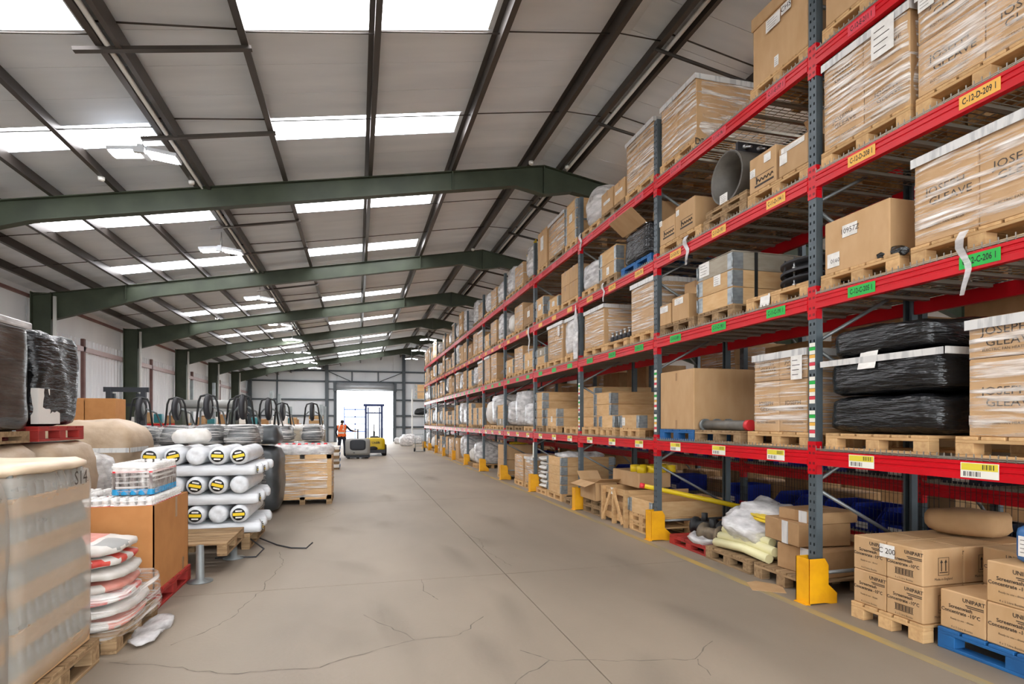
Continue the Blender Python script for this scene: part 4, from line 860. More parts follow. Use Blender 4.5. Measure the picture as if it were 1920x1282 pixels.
# ---- the remaining bays
R = random.Random(11)
slotw = ('near end', 'middle', 'far end')
def fill(i, l, s, y0, y1):
    z0 = DZ[l]; room = {'F': 1.0, 'B': 1.0, 'C': .82, 'D': .8, 'E': .9}[l]
    where = '%s of %s, %s' % (slotw[s], LW[l], BW[i + 1]); a, b = y0 + R.uniform(.02, .1), y1 - R.uniform(.02, .1)
    k = R.choices(('wrap', 'white', 'cart', 'coll', 'cart2', 'bag'), {'E': (6, 7, 2, 1, 1, 0), 'D': (5, 5, 4, 3, 2, 1), 'C': (6, 5, 4, 3, 1, 1), 'B': (3, 4, 2, 5, 1, 2), 'F': (2, 3, 2, 5, 1, 2)}[l])[0]
    desc = {'wrap': 'film-wrapped cartons', 'white': 'pale film-wrapped load', 'cart': 'stack of brown cartons', 'coll': 'timber collar box', 'cart2': 'single brown carton', 'bag': 'bulky white bag'}[k]
    pallet(XF, a, b, z0, 'wooden pallet under %s, %s' % (desc, where), 1.1, .13, R.choice(('wood', 'wood', 'wood_old')), False, 'pallets on the racking')
    z0 += .132; h = room * R.uniform(.55, .98)
    if k == 'wrap': wrapped(XF, a, b, z0, z0 + h, '%s, %s' % (desc, where), 1.0, 2 if b - a > .7 else 1, 2, 'film', det=False, band=R.random() < .5)
    elif k == 'white': bumpy('wrapped_load', XF, a, b, z0, z0 + h, '%s, %s' % (desc, where), 'wrapped load', 'film_white', 1.0, R.choice((5, 12)), .03, 4, (4, 5, 6), R.random() * 90)
    elif k == 'cart':
        n = R.choice((2, 3)); m2 = R.choice((1, 2)); ch = h / n; cw = (b - a) / m2; r = E('carton_stack', (XF + .45, (a + b) / 2, z0))
        T(r, '%s, %s' % (desc, where), 'carton stack', 'carton stacks on the racking')
        for u in range(n):
            for v in range(m2): 
                c = O('carton', bxm(.9, round(cw - .01, 2), round(ch - .004, 2), 'card', .006, 'carton'), r, (R.uniform(-.02, .02), -(b - a) / 2 + cw * (v + .5), u * ch))
                if R.random() < .5: note(c, 'f', (.9, cw), 0, ch * .6, cw * .4, ch * .3, lines=False)
    elif k == 'coll': collar(XF, a, b, z0, max(1, int(h / .19)), '%s, %s' % (desc, where), 1.05, .19, (R.choice(('ply', 'ply', 'ply_grey')), 'ply'), True, False, (0, .12, .12, .14) if R.random() < .6 else None)
    elif k == 'cart2': note(carton(XF, a, b, z0, z0 + h * .9, '%s, %s' % (desc, where), .8, R.choice(('card', 'card_dark'))), 'f', (.8, b - a), 0, h * .5, .2, .14)
    else: bumpy('bulk_bag', XF, a, b, z0, z0 + h * .8, '%s, %s' % (desc, where), 'bag', 'sack', .9, 3, .05, 4, (6, 6, 6), R.random() * 90)
for i in range(3, NB - 1):
    for l in 'EDCBF':
        for s in range(3):
            if R.random() < .06 or (i, l) == (4, 'F') and s: continue
            y0 = Y0 + BAY * i + .06 + s * .9; fill(i, l, s, y0, y0 + .88)
# landmarks in the far bays: yellow rods on top, yellow drums on the floor
for k, (dy, tz) in enumerate(((0, .75), (.06, .7), (.13, .72), (.5, .45), (.75, .4))):
    o = MB().tube([(XF + .5, 13.6 + dy, 5.05), (XF + .35, 13.75 + dy, 5.75 + tz * .5)], .016, 6).build('yellow_rod', 'yellow'); T(o, 'yellow rod standing up on the top shelf, %s of five' % ordw[k], 'rod', 'yellow rods on the top shelf')
for k in range(3):
    o = MB().lathe([(0, 0), (.19, 0), (.2, .02), (.19, .2), (.2, .22), (.19, .42), (.2, .44), (.19, .6), (.12, .62), (0, .62)], 18).build('yellow_drum', 'yellow', None, (XF + .95, 17.1 + k * .4, .33)); T(o, 'yellow drum standing behind the sixth guard, %s' % ordw[k], 'drum', 'yellow drums')
    o = MB().box(XF + .72, XF + 1.18, 16.91 + k * .4, 17.29 + k * .4, .0, .33).build('drum_plinth', 'wood_old'); T(o, 'wooden box under the %s yellow drum' % ordw[k], 'box', 'boxes under yellow drums')
# ---- goods on the second rack, seen through the first
R = random.Random(5)
bin_m = None
def binmesh(m):
    mb = MB(); w, d, h, t = .38, .55, .28, .012
    mb.box(0, d, -w / 2, w / 2, 0, t); mb.box(d - t, d, -w / 2, w / 2, 0, h)
    for s in (-1, 1): mb.prism([(0, 0), (d, 0), (d, h), (.12, h), (0, .15)], s * w / 2 - t / 2, s * w / 2 + t / 2)
    mb.box(0, t, -w / 2, w / 2, 0, .13); mb.box(-.004, 0, -.08, .08, .03, .1, 1); return mb.mesh('storage_bin', [m, 'paper'])
B1, B2 = binmesh('bin_blue'), binmesh('bin_dark')
for i in range(-1, 5):
    for lv, z in ((0, .358), (1, .998)):
        for k in range(6):
            if R.random() < .25: continue
            blue = R.random() < .7; o = O('storage_bin', B1 if blue else B2, None, (5.56, Y0 + BAY * i + .65 + k * .42, z)); T(o, '%s parts bin on second rack, %s row, %s column behind %s' % ('blue' if blue else 'dark', ('lower', 'upper')[lv], ordw[k], BW[i + 1]), 'parts bin', 'parts bins on the rear rack')
for i in range(-1, 7):  # cartons added as a dark backing for the gaps behind the bins
    for lv, z in ((0, .358), (1, .998)):
        for k in range(4): y = Y0 + BAY * i + .45 + k * .64; carton(6.14, y, y + .62, z, z + (.42, .72)[lv] - .1 * ((k * 5 + i) % 3), 'added dark carton behind the bins, %s row, %s along, behind %s' % (('lower', 'upper')[lv], ordw[k], BW[i + 1]), .42, 'card_dark', grp='added cartons behind the bins')
for i in range(-1, NB - 1):
    for li, z in ((2, 1.998), (3, 3.088), (4, 4.338)):
        for s in range(2):
            if R.random() < .12: continue
            y = Y0 + BAY * i + .6 + s * 1.25; lw_ = {2: 'low', 3: 'middle', 4: 'high'}[li]
            pallet(5.58, y, y + 1.0, z, 'pallet on the rear rack, %s shelf, %s slot behind %s' % (lw_, ('near', 'far')[s], BW[i + 1]), 1.0, .13, 'wood_old', False, 'pallets on the rear rack')
            if R.random() < .7: wrapped(5.6, y + .03, y + .97, z + .132, z + .132 + R.uniform(.55, .8), 'wrapped cartons on rear rack, %s shelf, %s slot behind %s' % (lw_, ('near', 'far')[s], BW[i + 1]), .95, 2, 2, 'film', det=False, band=False, m='card_dark', grp='wrapped loads on the rear rack')
            else: carton(5.6, y + .05, y + .9, z + .132, z + .132 + R.uniform(.4, .7), 'dark carton on rear rack, %s shelf, %s slot behind %s' % (lw_, ('near', 'far')[s], BW[i + 1]), .9, 'card_dark', grp='cartons on the rear rack')

for k in range(15):  # blocks added to hide the pale far wall and keep the rack gaps dark
    y = 1.5 + k * 2.6; r = T(E('carton_stack', (9.3, y + 1.0, 0)), 'added tall dark carton block in the aisle beyond the rear rack, %s from camera' % ordw[k], 'carton stack', 'added carton blocks beyond the rear rack')
    for q in range(3): O('carton', bxm(1.1, 2.2, .85 - .1 * ((k + q) % 3), 'card_dark', .01, 'carton'), r, (0, 0, q * .86))

def strip(x, y, z, ln_, w, lab):
    mb = MB(); n = 8; P = [(x - .012 * math.sin(k * 1.3), y + .03 * math.sin(k * .9), z - ln_ * k / n, w * (1 - .07 * k)) for k in range(n + 1)]
    for k in range(n):
        a, b = P[k], P[k + 1]; mb.quad([(a[0], a[1] - a[3] / 2, a[2]), (a[0], a[1] + a[3] / 2, a[2]), (b[0], b[1] + b[3] / 2, b[2]), (b[0], b[1] - b[3] / 2, b[2])], 0, True); mb.quad([(a[0] + .006, a[1] - a[3] / 2, a[2]), (a[0] + .006, a[1] + a[3] / 2, a[2]), (b[0] + .006, b[1] + b[3] / 2, b[2]), (b[0] + .006, b[1] - b[3] / 2, b[2])], 0, True)
    T(mb.build('film_strip', 'film_white'), lab, 'plastic film', 'loose film strips on the rack')
strip(RXF - .03, 6.28, 3.86, .34, .09, 'torn film strip hanging over the third shelf beam, second bay')
strip(RXF - .03, 2.93, 2.86, .42, .06, 'torn film strip hanging over the second shelf beam, nearest bay')
strip(RXF - .03, 8.75, 3.86, .3, .07, 'torn film strip hanging over the third shelf beam, third bay')
strip(RXF - .03, 9.75, 4.98, .3, .1, 'torn film strip hanging below the grey dome, third bay')
strip(RXF - .03, 13.0, 3.8, .62, .12, 'long film strip hanging over the third shelf beam, fifth bay')
# ------------------------------------------------------------------ left side of the aisle
# wrapped drink stacks in the foreground
BOT = MB().lathe([(0, 0), (.034, 0), (.036, .03), (.036, .12), (.03, .16), (.014, .2), (.014, .215), (0, .215)], 10).mesh('bottle', 'glass_grey')
def bottle_stack(xr, y0, y1, z0, lab, far=True, dep=1.0, txt=False):
    w = y1 - y0; r = T(E('bottle_stack', (xr - dep / 2, (y0 + y1) / 2, z0)), lab, 'wrapped stack', 'film-wrapped bottle stacks'); LH = .232
    for k in range(5):
        O('tray', bxm(dep - .03, round(w - .03, 2), .1, 'card', .006, 'tray'), r, (0, 0, k * LH + .001))
        O('divider_board', bxm(dep - .12, round(w - .12, 2), LH - .1, 'card_dark', .004, 'divider_board'), r, (0, 0, k * LH + .1))
        n = int((w - .06) / .078)
        for q in range(n): O('bottle', BOT, r, (dep / 2 - .055, -w / 2 + .06 + q * (w - .12) / (n - 1), k * LH + .012))
        for q in range(4): O('bottle', BOT, r, (dep / 2 - .14 - q * .08, -w / 2 + .055, k * LH + .012))
    H = 5 * LH
    O('cover_sheet', blob(dep + .03, w + .04, .075, (8, 9, 3), 6, .012, 6, y0, 'cream'), r, (0, 0, H - .03))
    O('stretch_wrap', blob(dep + .015, w + .015, H, (6, 10, 12), 18, .012, 4, y0 + 3, 'film_milky'), r)
    if txt: words(r, 'r', (dep + .03, w), .22, H - .08, text('S14', .12, 'ink', False, 1.), .006)
    return r
bottle_stack(-1.68, 3.5, 4.4, .17, 'tall film-wrapped stack of bottles with pale cover sheet, handwritten mark', txt=True)
bottle_stack(-1.66, 2.5, 3.42, .17, 'second wrapped bottle stack at the photo edge, nearest the camera')
pallet(-2.68, 3.5, 4.44, 0, 'pallet under the marked bottle stack', 1.02, .165, 'wood_old', True, 'pallets on the floor'); pallet(-2.68, 2.48, 3.44, 0, 'pallet under the edge bottle stack', 1.02, .165, 'wood_old', True, 'pallets on the floor')
# sacks on a pallet
pallet(-2.55, 4.55, 5.4, 0, 'old pallet under the red and white sacks', .95, .13, 'wood_old', True, 'pallets on the floor')
for k in range(7):
    z = .13 + k * .088; tp = k / 6
    o = E('printed_sack', (-2.06 + .02 * math.sin(k * 2), 4.97 + .02 * math.cos(k), z), .04 * math.sin(k * 5)); T(o, 'red and white printed sack, %s from the bottom of the pile' % ordw[k], 'sack', 'red and white sacks')
    w, l, h = .92 - .1 * tp, .82 - .14 * tp, .084
    me = blob(w, l, h, (16, 14, 4), 3.6, .014, 5, k + 60, 'sack', False, mats=['sack', 'sack_pink', 'sack_red', 'lift_grey'])
    for p in me.polygons:
        c, nz_ = p.center, p.normal.z
        if k == 6: p.material_index = 1 if nz_ > .3 and c.x < w * .22 and abs(c.y) < l * .42 else 3 if nz_ > .4 and c.x > w * .3 and -.2 < c.y < .05 else 0
        elif k in (0, 3): p.material_index = 1 if abs(c.y + l * .1) < l * .3 and c.z > h * .3 else 0
        elif k in (2, 5): p.material_index = 2 if (c.x > w * .3 and abs((c.y / l * 3.2) % 1 - .5) < .27 and c.z > h * .3) else 0
    O('sack_body', me, o, (0, 0, -.01), (.0, .05 * tp, 0))
bumpy('film_skirt', -2.58, 4.5, 5.46, .06, .42, 'torn clear film wrapped round the lower sacks', 'plastic film', 'film', 1.04, 6, .025, 4, (9, 9, 7), 77)
o = bumpy('film_tail', -1.62, 4.62, 5.3, .0, .05, 'loose tail of clear film trailing on the floor', 'plastic film', 'film_white', .22, 2.5, .03, 7, (6, 10, 3), 78)
# big carton with aerosol packs on the red pallet
pallet(-2.7, 5.5, 6.55, 0, 'red pallet under the big orange-brown carton', 1.06, .15, 'red_pallet', True, 'pallets on the floor')
oc = E('open_carton', (-2.17, 6.02, .15)); T(oc, 'big open orange-brown carton full of aerosol packs', 'carton')
for a in ((-.51, .51, -.51, -.5), (-.51, .51, .5, .51), (-.51, -.5, -.51, .51), (.5, .51, -.51, .51)): MB().box(*a, 0, .74).build('side_panel', 'card_orange', oc)
MB().box(-.5, .5, -.5, .5, 0, .53).build('inner_filler', 'card_in', oc)
[MB().box(*b_).build('tape', 'tape', oc) for b_ in ((-.03, .03, -.5115, -.5105, .5, .74), (.5105, .5115, .08, .14, .55, .74), (.5105, .5115, .3, .36, 0, .12))]
CAN = MB().lathe([(0, 0), (.031, 0), (.032, .006), (.032, .05), (.032, .19), (.032, .205), (.022, .225), (.024, .228), (.024, .27), (.0, .272)], 12, (0, 0, 0), [0, 0, 0, 1, 2, 3, 3, 3, 3]).mesh('can', ['blue_can', 'can_body', 'cap_red', 'white_plastic'])
def cans(x0, y0, nx, ny, z, lab):
    r = T(E('aerosol_pack', (x0, y0, z)), lab, 'aerosol pack', 'shrink-wrapped aerosol packs')
    for a in range(nx):
        for b in range(ny):
            if 0 < a < nx - 1 and 0 < b < ny - 1 and b > 2: continue
            O('can', CAN, r, (a * .066, b * .068, 0))
    W2, L2 = (nx - 1) * .066 + .075, (ny - 1) * .068 + .075
    O('shrink_film', blob(W2, L2, .28, (5, 8, 5), 14, .004, 8, x0, 'film', False), r, ((nx - 1) * .033, (ny - 1) * .034, 0))
    for b in (.1, .24):
        for dx in (-.002, .002): pass
    return r
cans(-2.0, 5.68, 5, 10, .968, 'shrink-wrapped aerosol cans standing on top in the big carton')
cans(-1.98, 5.58, 5, 13, .685, 'lower aerosol pack along the aisle side of the big carton'); cans(-2.31, 5.58, 5, 13, .685, 'lower aerosol pack in the middle of the big carton'); cans(-2.6, 5.58, 4, 13, .685, 'lower aerosol pack on the wall side of the big carton')
# empty raised pallet and stands
pallet(-2.4, 6.74, 7.7, .17, 'weathered empty pallet raised on steel legs', 1.06, .14, 'wood_old', True, 'pallets on the floor')
for k, (x, y) in enumerate(((-1.52, 6.4), (-1.4, 7.4), (-2.3, 6.9), (-2.3, 7.55))):
    o = MB().lathe([(0, 0), (.12, 0), (.12, .01), (.04, .03), (.036, .16 if k else .36), (.0, .16 if k else .37)], 14).build('steel_stand', 'galv', None, (x, y, 0)); T(o, 'grey steel stand with round foot, %s the empty pallet' % ('standing in front of', 'under aisle corner of', 'under inner near corner of', 'under inner far corner of')[k], 'steel stand', 'steel stands')
# rolls
def roll(p0, p1, r, lab, tagside=True):
    o = E('fabric_roll', p0); T(o, lab, 'fabric roll', 'white wrapped rolls'); d = Vector(p1) - Vector(p0); L_ = d.length; ax = 'x' if abs(d.x) > abs(d.y) else 'y'
    pr = [(0, .0), (r * .3, .0), (r * .45, -.008), (r * .8, .0), (r * .97, .025), (r, .06), (r * .98, L_ * .5), (r, L_ - .06), (r * .95, L_ - .02), (r * .6, L_), (0, L_)]
    MB().lathe(pr, 20, (0, 0, 0), None, ax).build('roll_body', 'roll' if ax == 'x' else 'roll_y', o)
    if tagside:
        mb = MB(); dc = [(0, 0), (r * .68, 0), (r * .68, .004), (0, .004)]; mb.lathe(dc, 18, (0, 0, 0), None, 'z'); mb.box(-r * .6, r * .6, -r * .16, r * .16, .004, .006, 1)
        for s in (-1, 1): mb.box(-r * .34, r * .34, s * r * .36 - r * .08, s * r * .36 + r * .08, .004, .006, 2)
        a = random.uniform(-.4, .4); me = mb.mesh('round_label', ['black', 'yellow', 'paper'])
        O('round_label', me, o, (0, -.012, 0) if ax == 'y' else (L_ + .012, 0, 0), (PI / 2, a, 0) if ax == 'y' else (PI / 2, 0, PI / 2))
lw3 = ('lowest', 'middle', 'top')
for k in range(3):
    zl = .27 + k * .362; ze = zl + .181
    for q in range(8):
        xr = -1.17 - .03 * ((q + k) % 3); roll((-2.42, 7.9 + q * .15, zl), (xr, 7.9 + q * .15, zl), .067, 'roll lying across the stack, %s cross layer, %s from the front' % (lw3[k], ordw[q]), q in (0, 1))
    for q in range(5):
        roll((-1.42 - q * .245, 7.82 + .02 * (q % 2), ze), (-1.42 - q * .245, 9.05, ze), .111, 'roll end facing the camera, %s end layer, %s from the aisle' % (lw3[k], ordw[q]), (k + q) % 3 != 1)
for q, (x, y, z) in enumerate(((-2.1, 8.3, 1.42), (-2.5, 8.55, 1.47), (-1.6, 8.75, 1.42))):
    if q == 0: bumpy('white_bag', x - .2, y - .15, y + .2, z - .1, z + .08, 'crumpled white bag on top of the roll stack, %s' % ('wall side', 'rear', 'aisle side')[q], 'bag', 'sack', .45, 2.6, .04, 5, (7, 7, 4), 200 + q)
pallet(-2.65, 7.85, 9.1, 0.0, 'pallet under the stack of white rolls', 1.35, .2, 'wood_old', True, 'pallets on the floor')
o = MB().tube([(-1.25, 8.3, .05), (-1.0, 8.0, .01), (-.8, 7.75, .012), (-.62, 7.7, .01), (-.55, 7.78, .06)], .009, 6).build('black_cable', 'rubber'); T(o, 'black cable end lying on the floor by the rolls', 'cable')
o = MB().tube([(-1.3, 7.9, .12), (-1.1, 7.6, .05), (-1.15, 7.35, .012), (-1.6, 7.4, .012)], .009, 6).build('black_cable', 'rubber'); T(o, 'black cable loop hanging from the roll pallet', 'cable')
# plywood crate under film
cr = E('plywood_crate', (-1.02, 12.3, 0)); T(cr, 'film-wrapped plywood crate with battens standing by the aisle', 'crate')
for q in range(5): O('panel_board', bxm(1.06, .012, .158, 'ply', .003, 'panel_board'), cr, (0, -.5, .14 + q * .16))
for q in range(5): O('panel_board', bxm(.012, 1.0, .158, 'ply', .003, 'panel_board'), cr, (.53, 0, .14 + q * .16))
for x in (-.49, 0, .49): MB().box(x - .045, x + .045, -.53, -.51, .1, .96).build('batten', 'ply', cr)
for z in (.14, .92): MB().box(-.54, .54, -.53, -.508, z - .04, z + .04).build('batten', 'ply', cr)
for x in (-.49, 0, .49): MB().box(x - .05, x + .05, -.52, .5, 0, .1).build('skid', 'wood_old', cr)
MB().box(-.52, .52, -.48, .48, .1, .94).build('inner_box', 'card_dark', cr)
O('stretch_wrap', blob(1.1, 1.08, .95, (8, 6, 8), 16, .008, 5, 4, 'film', False), cr, (0, 0, .06)); O('film_top', blob(1.14, 1.1, .26, (10, 8, 4), 4, .035, 5, 8, 'film_white'), cr, (0, 0, .9))
for k in range(8):
    o = MB().lathe([(0, 0), (.035, 0), (.035, .05), (0, .06)], 8).build('red_cap', 'cap_red', None, (-1.45 + k * .12, 11.95 + .1 * (k % 3), 1.12)); T(o, 'red plug lying on the film of the plywood crate, %s from the wall side' % ordw[k], 'plug', 'red plugs')
# tan covered loads and black wrapped goods behind
bumpy('covered_load', -3.95, 8.5, 9.6, 0, 1.6, 'tall tan film-covered load behind the rolls', 'covered load', 'tan', 1.1, 6, .05, 3, (10, 10, 12), 90)
o = MB().box(-2.835, -2.83, 8.5, 9.6, 1.2, 1.26).box(-3.95, -2.84, 8.475, 8.48, 1.2, 1.26).build('white_strap', 'tape_white'); T(o, 'white printed strap round the tall tan load', 'strap')
for k, (a, b) in enumerate(((5.0, 6.15), (6.2, 7.3))): bumpy('covered_load', -3.85, a, b, 0, 1.4, '%s tan covered load carrying black wrapped goods' % ('nearer', 'farther')[k], 'covered load', 'tan', 1.15, 9, .03, 3, (8, 8, 8), 91 + k)
pallet(-3.8, 6.2, 7.1, 1.415, 'red pallet raised on the tan load', 1.0, .14, 'red_pallet', True, 'pallets on the tan loads')
o = O('wrapped_goods', blob(.96, .82, .9, (12, 12, 12), 10, .03, 4, 95, 'film_black'), None, (-3.3, 6.66, 1.557)); T(o, 'shiny black film-wrapped goods on the raised red pallet', 'wrapped goods'); MB().box(.41, .47, -.4, -.0, .02, .35).build('white_block', 'white_foam', o)
pallet(-3.8, 5.1, 6.05, 1.415, 'old pallet raised on the nearer tan load', 1.0, .1, 'wood_old', False, 'pallets on the tan loads')
o = O('wrapped_goods', blob(1.0, .92, .96, (10, 12, 12), 14, .012, 4, 96, 'film_smoke'), None, (-3.28, 5.58, 1.517)); T(o, 'dark smoky film-wrapped goods at the photo edge', 'wrapped goods'); O('contents', bxm(.93, .86, .9, 'rail_brown', .01), o, (0, 0, .02)); O('top_band', bxm(1.01, .93, .06, 'film_white', .01), o, (0, 0, .89))
bumpy('film_parcel', -3.75, 7.45, 8.3, 0, 1.22, 'clear film-wrapped parcels stacked behind the sacks', 'wrapped load', 'film_white', .9, 6, .06, 4, (8, 8, 10), 97)
# upside-down wheelbarrows on wrapped stacks
def barrow(x, y, z, lab, rz_=0, m='tray_grey'):
    r = T(E('wheelbarrow', (x, y, z), rz_), lab, 'wheelbarrow', 'upside-down wheelbarrows')
    def tf(u): k = 1 - .28 * max(0, u.z) / .34; return Vector((u.x * k, u.y * k, u.z))
    O('tray', blob(.46, .95, .34, (7, 9, 5), 5, .004, 3, 1, m, fn=tf), r)
    T0 = MB().lathe([(.11, -.035), (.16, -.04), (.195, -.025), (.205, 0), (.195, .025), (.16, .04), (.11, .035)], 22, (0, 0, 0), None, 'x').mesh('tyre', 'rubber')
    w = O('wheel', T0, r, (0, -.1, .62)); MB().lathe([(0, -.03), (.11, -.03), (.12, 0), (.11, .03), (0, .03)], 14, (0, 0, 0), None, 'x').build('hub', 'galv', w)
    MB().tube([(-.17, -.12, .33), (-.13, -.14, .7), (-.1, -.15, .78), (0, -.16, .81), (.1, -.15, .78), (.13, -.14, .7), (.17, -.12, .33)], .016, 8).build('wheel_bow', 'black', r)
    for s in (-1, 1): MB().tube([(s * .2, .25, .32), (s * .16, .1, .55), (s * .07, -.1, .62)], .015, 6).build('fork', 'galv', r)
    return r
for k, (x, y, zb, wn) in enumerate(((-3.2, 11.0, 1.16, 1.05), (-2.0, 10.1, 1.18, 1.0), (-1.25, 13.4, 1.16, 1.2))):
    nm = ('stack nearest the wall', 'stack behind the rolls', 'stack behind the plywood crate')[k]
    r = T(E('barrow_stack', (x, y, 0)), 'film-wrapped block of nested grey trays, %s' % nm, 'wrapped stack', 'wrapped tray stacks')
    for q in range(4): O('tray', blob(wn - .04 * (q % 2), 1.0, .3, (8, 7, 4), 6, .006, 3, q + k, 'tray_grey'), r, (0, 0, .02 + q * (zb - .32) / 3))
    O('stretch_wrap', blob(wn + .03, 1.04, zb, (9, 8, 9), 8, .02, 4, 100 + k, 'film', False), r, (0, 0, .01))
    for s in (-1, 1):
        b = barrow(x + s * wn * .25, y - .02, zb + .03, 'upside-down wheelbarrow, %s of the pair on the %s' % (('left', 'right')[s > 0], nm), 0); O('stretch_wrap', blob(.475, .98, .35, (6, 7, 4), 6, .006, 5, 110 + k, 'film', False), b, (0, 0, 0))
for k, (x, y, z) in enumerate(((-2.05, 11.2, 1.2), (-1.53, 11.2, 1.2))): barrow(x, y, z, 'upside-down wheelbarrow standing behind the roll stack pair, %s' % ('left', 'right')[k])
bumpy('tray_block', -2.3, 10.72, 11.7, 0, 1.17, 'film-wrapped tray block under the rear wheelbarrows', 'wrapped stack', 'tray_grey', 1.0, 6, .03, 4, (7, 7, 8), 120)
# cartons, forklift mast, roller machine near the wall
for k in range(3): carton(-7.1 + k * .62, 14.9, 15.5, 1.3, 2.12, 'brown carton on the stack by the white wall, %s from the wall' % ordw[k], .6, 'card_orange', grp='cartons by the wall')
for k in range(3): carton(-7.1 + k * .62, 14.9, 15.5, 0.0, 1.295, 'tall brown carton under the stack by the wall, %s from the wall' % ordw[k], .6, 'card_dark', grp='cartons by the wall')
def forklift(x, y, lab, body, far):
    r = T(E('forklift', (x, y, 0)), lab, 'forklift'); MM_ = 'mast_blue' if far else 'lift_dark'
    s = -1 if not far else 1                                                        # mast towards the far end when far
    for q in (-1, 1):
        MB().box(q * .38 - .055, q * .38 + .055, -.06, .06, .12, 2.42).build('mast_rail', MM_, r, (0, s * .75, 0)); MB().box(q * .27 - .035, q * .27 + .035, -.05, .05, .15, 2.3).build('mast_rail', MM_, r, (0, s * .78, 0))
        MB().box(q * .22 - .05, q * .22 + .05, 0, .95, .06, .1).build('fork', 'lift_dark', r, (0, s * .85 if s > 0 else s * 1.8, 0))
        for yy in (-.45, .5):
            MB().lathe([(.08, -.09), (.24, -.1), (.27, -.07), (.27, .07), (.24, .1), (.08, .09), (.08, -.09)], 18, (0, 0, 0), None, 'x').build('wheel', 'rubber', r, (q * .44, yy, .27))
    MB().box(-.5, .5, -.03, .03, 2.34, 2.46).build('mast_crossbar', MM_, r, (0, s * .75, 0)); MB().box(-.42, .42, -.03, .03, 1.98, 2.05).build('mast_crossbar', MM_, r, (0, s * .72, 0)); MB().box(-.42, .42, -.03, .03, .5, .62).build('mast_crossbar', MM_, r, (0, s * .75, 0))
    MB().tube([(0, s * .72, .3), (0, s * .72, 1.5)], .035, 8).build('lift_cylinder', 'steel', r)
    O('counterweight', blob(.94, .55, .62, (6, 5, 6), 7, .002, 3, 1, body), r, (0, -s * .55, .22)); MB().box(-.46, .46, -.6, .6, .3, .62).build('chassis', body, r); MB().box(-.47, .47, -.85, .5, .14, .3).build('under_body', 'lift_dark', r)
    O('seat', blob(.45, .45, .3, (5, 5, 4), 4, .004, 3, 2, 'black'), r, (0, -s * .1, .62)); MB().tube([(0, s * .3, .6), (0, s * .22, .95), (0, s * .1, 1.1)], .04, 8).build('steering_column', 'black', r)
    MB().lathe([(.16, -.012), (.18, 0), (.16, .012), (.14, 0), (.16, -.012)], 16, (0, 0, 1.12)).build('steering_wheel', 'black', r, (0, s * .08, 0)); MB().box(-.4, .4, -.02, .02, .3, .62).build('load_guard', MM_, r, (0, s * .86, 0))
    return r
fk = forklift(.78, 28.3, 'yellow forklift seen from behind, blue mast against the doorway', 'lift_yellow', True); O('logo_text', text('Unilift', .15, 'black', True, 1.), fk, (0.05, -.835, .62), RS); O('vent_panel', MB().lathe([(0, 0), (.16, 0), (.16, .01), (0, .01)], 16, (0, 0, 0), None, 'y').mesh('vent', 'black'), fk, (-.08, -.835, .36), (0, 0, 0), (1.3, 1, .6))
forklift(-5.6, 17.3, 'dark forklift mast standing among the goods by the wall', 'lift_dark', False)
r = T(E('pallet_truck', (.02, 26.1, 0)), 'grey ride-on pallet truck parked in front of the yellow forklift', 'pallet truck')
O('truck_body', blob(1.04, .7, .72, (6, 5, 6), 12, .001, 3, 1, 'lift_grey'), r, (0, 0, .14)); O('dash_panel', blob(.66, .06, .46, (6, 3, 6), 5, .001, 3, 1, 'lift_dark'), r, (0, -.34, .36)); MB().box(-.5, .5, -.3, .3, .05, .16).build('skirt', 'lift_dark', r)
for x in (-.38, 0, .38): MB().lathe([(.0, -.06), (.1, -.06), (.1, .06), (0, .06)], 14, (0, 0, 0), None, 'x').build('wheel', 'rubber', r, (x, -.2, .1))
MB().tube([(0, -.1, .85), (0, .05, 1.25)], .03, 8).tube([(-.16, .05, 1.25), (.16, .05, 1.25)], .02, 8).build('tiller', 'black', r); MB().box(-.2, -.12, -.36, -.35, .24, .27).build('badge', 'black', r)
for q in (-1, 1): MB().box(q * .25 - .08, q * .25 + .08, .35, 1.2, .08, .14).build('fork', 'lift_dark', r)
r = T(E('roller_machine', (-4.35, 19.2, 0)), 'grey machine frame with a wide horizontal roller by the wall', 'machine')
MB().tube([(-.75, 0, 2.12), (.75, 0, 2.12)], .13, 14).build('roller', 'lift_grey', r); MB().box(-.8, .8, -.1, .1, 1.9, 1.99).build('crossbeam', 'lift_grey', r)
for s in (-1, 1): MB().box(s * .72 - .1, s * .72 + .1, -.25, .25, 0, 1.95).build('leg', 'green_steel', r)
MB().box(-.7, .7, -.3, .3, 1.2, 1.26).build('shelf', 'lift_grey', r); MB().box(-.7, .7, -.3, .3, .7, .76).build('shelf', 'lift_grey', r)
O('film_cover', blob(.3, .5, .6, (5, 5, 6), 4, .03, 4, 2, 'film_white'), r, (.85, 0, 1.7))
o = MB().lathe([(0, 0), (.14, 0), (.2, .2), (.19, .2), (.13, .02), (0, .02)], 16).build('teal_bowl', 'teal', None, (-4.4, 19.1, 1.262)); T(o, 'teal bowl on the shelf of the roller machine', 'bowl')
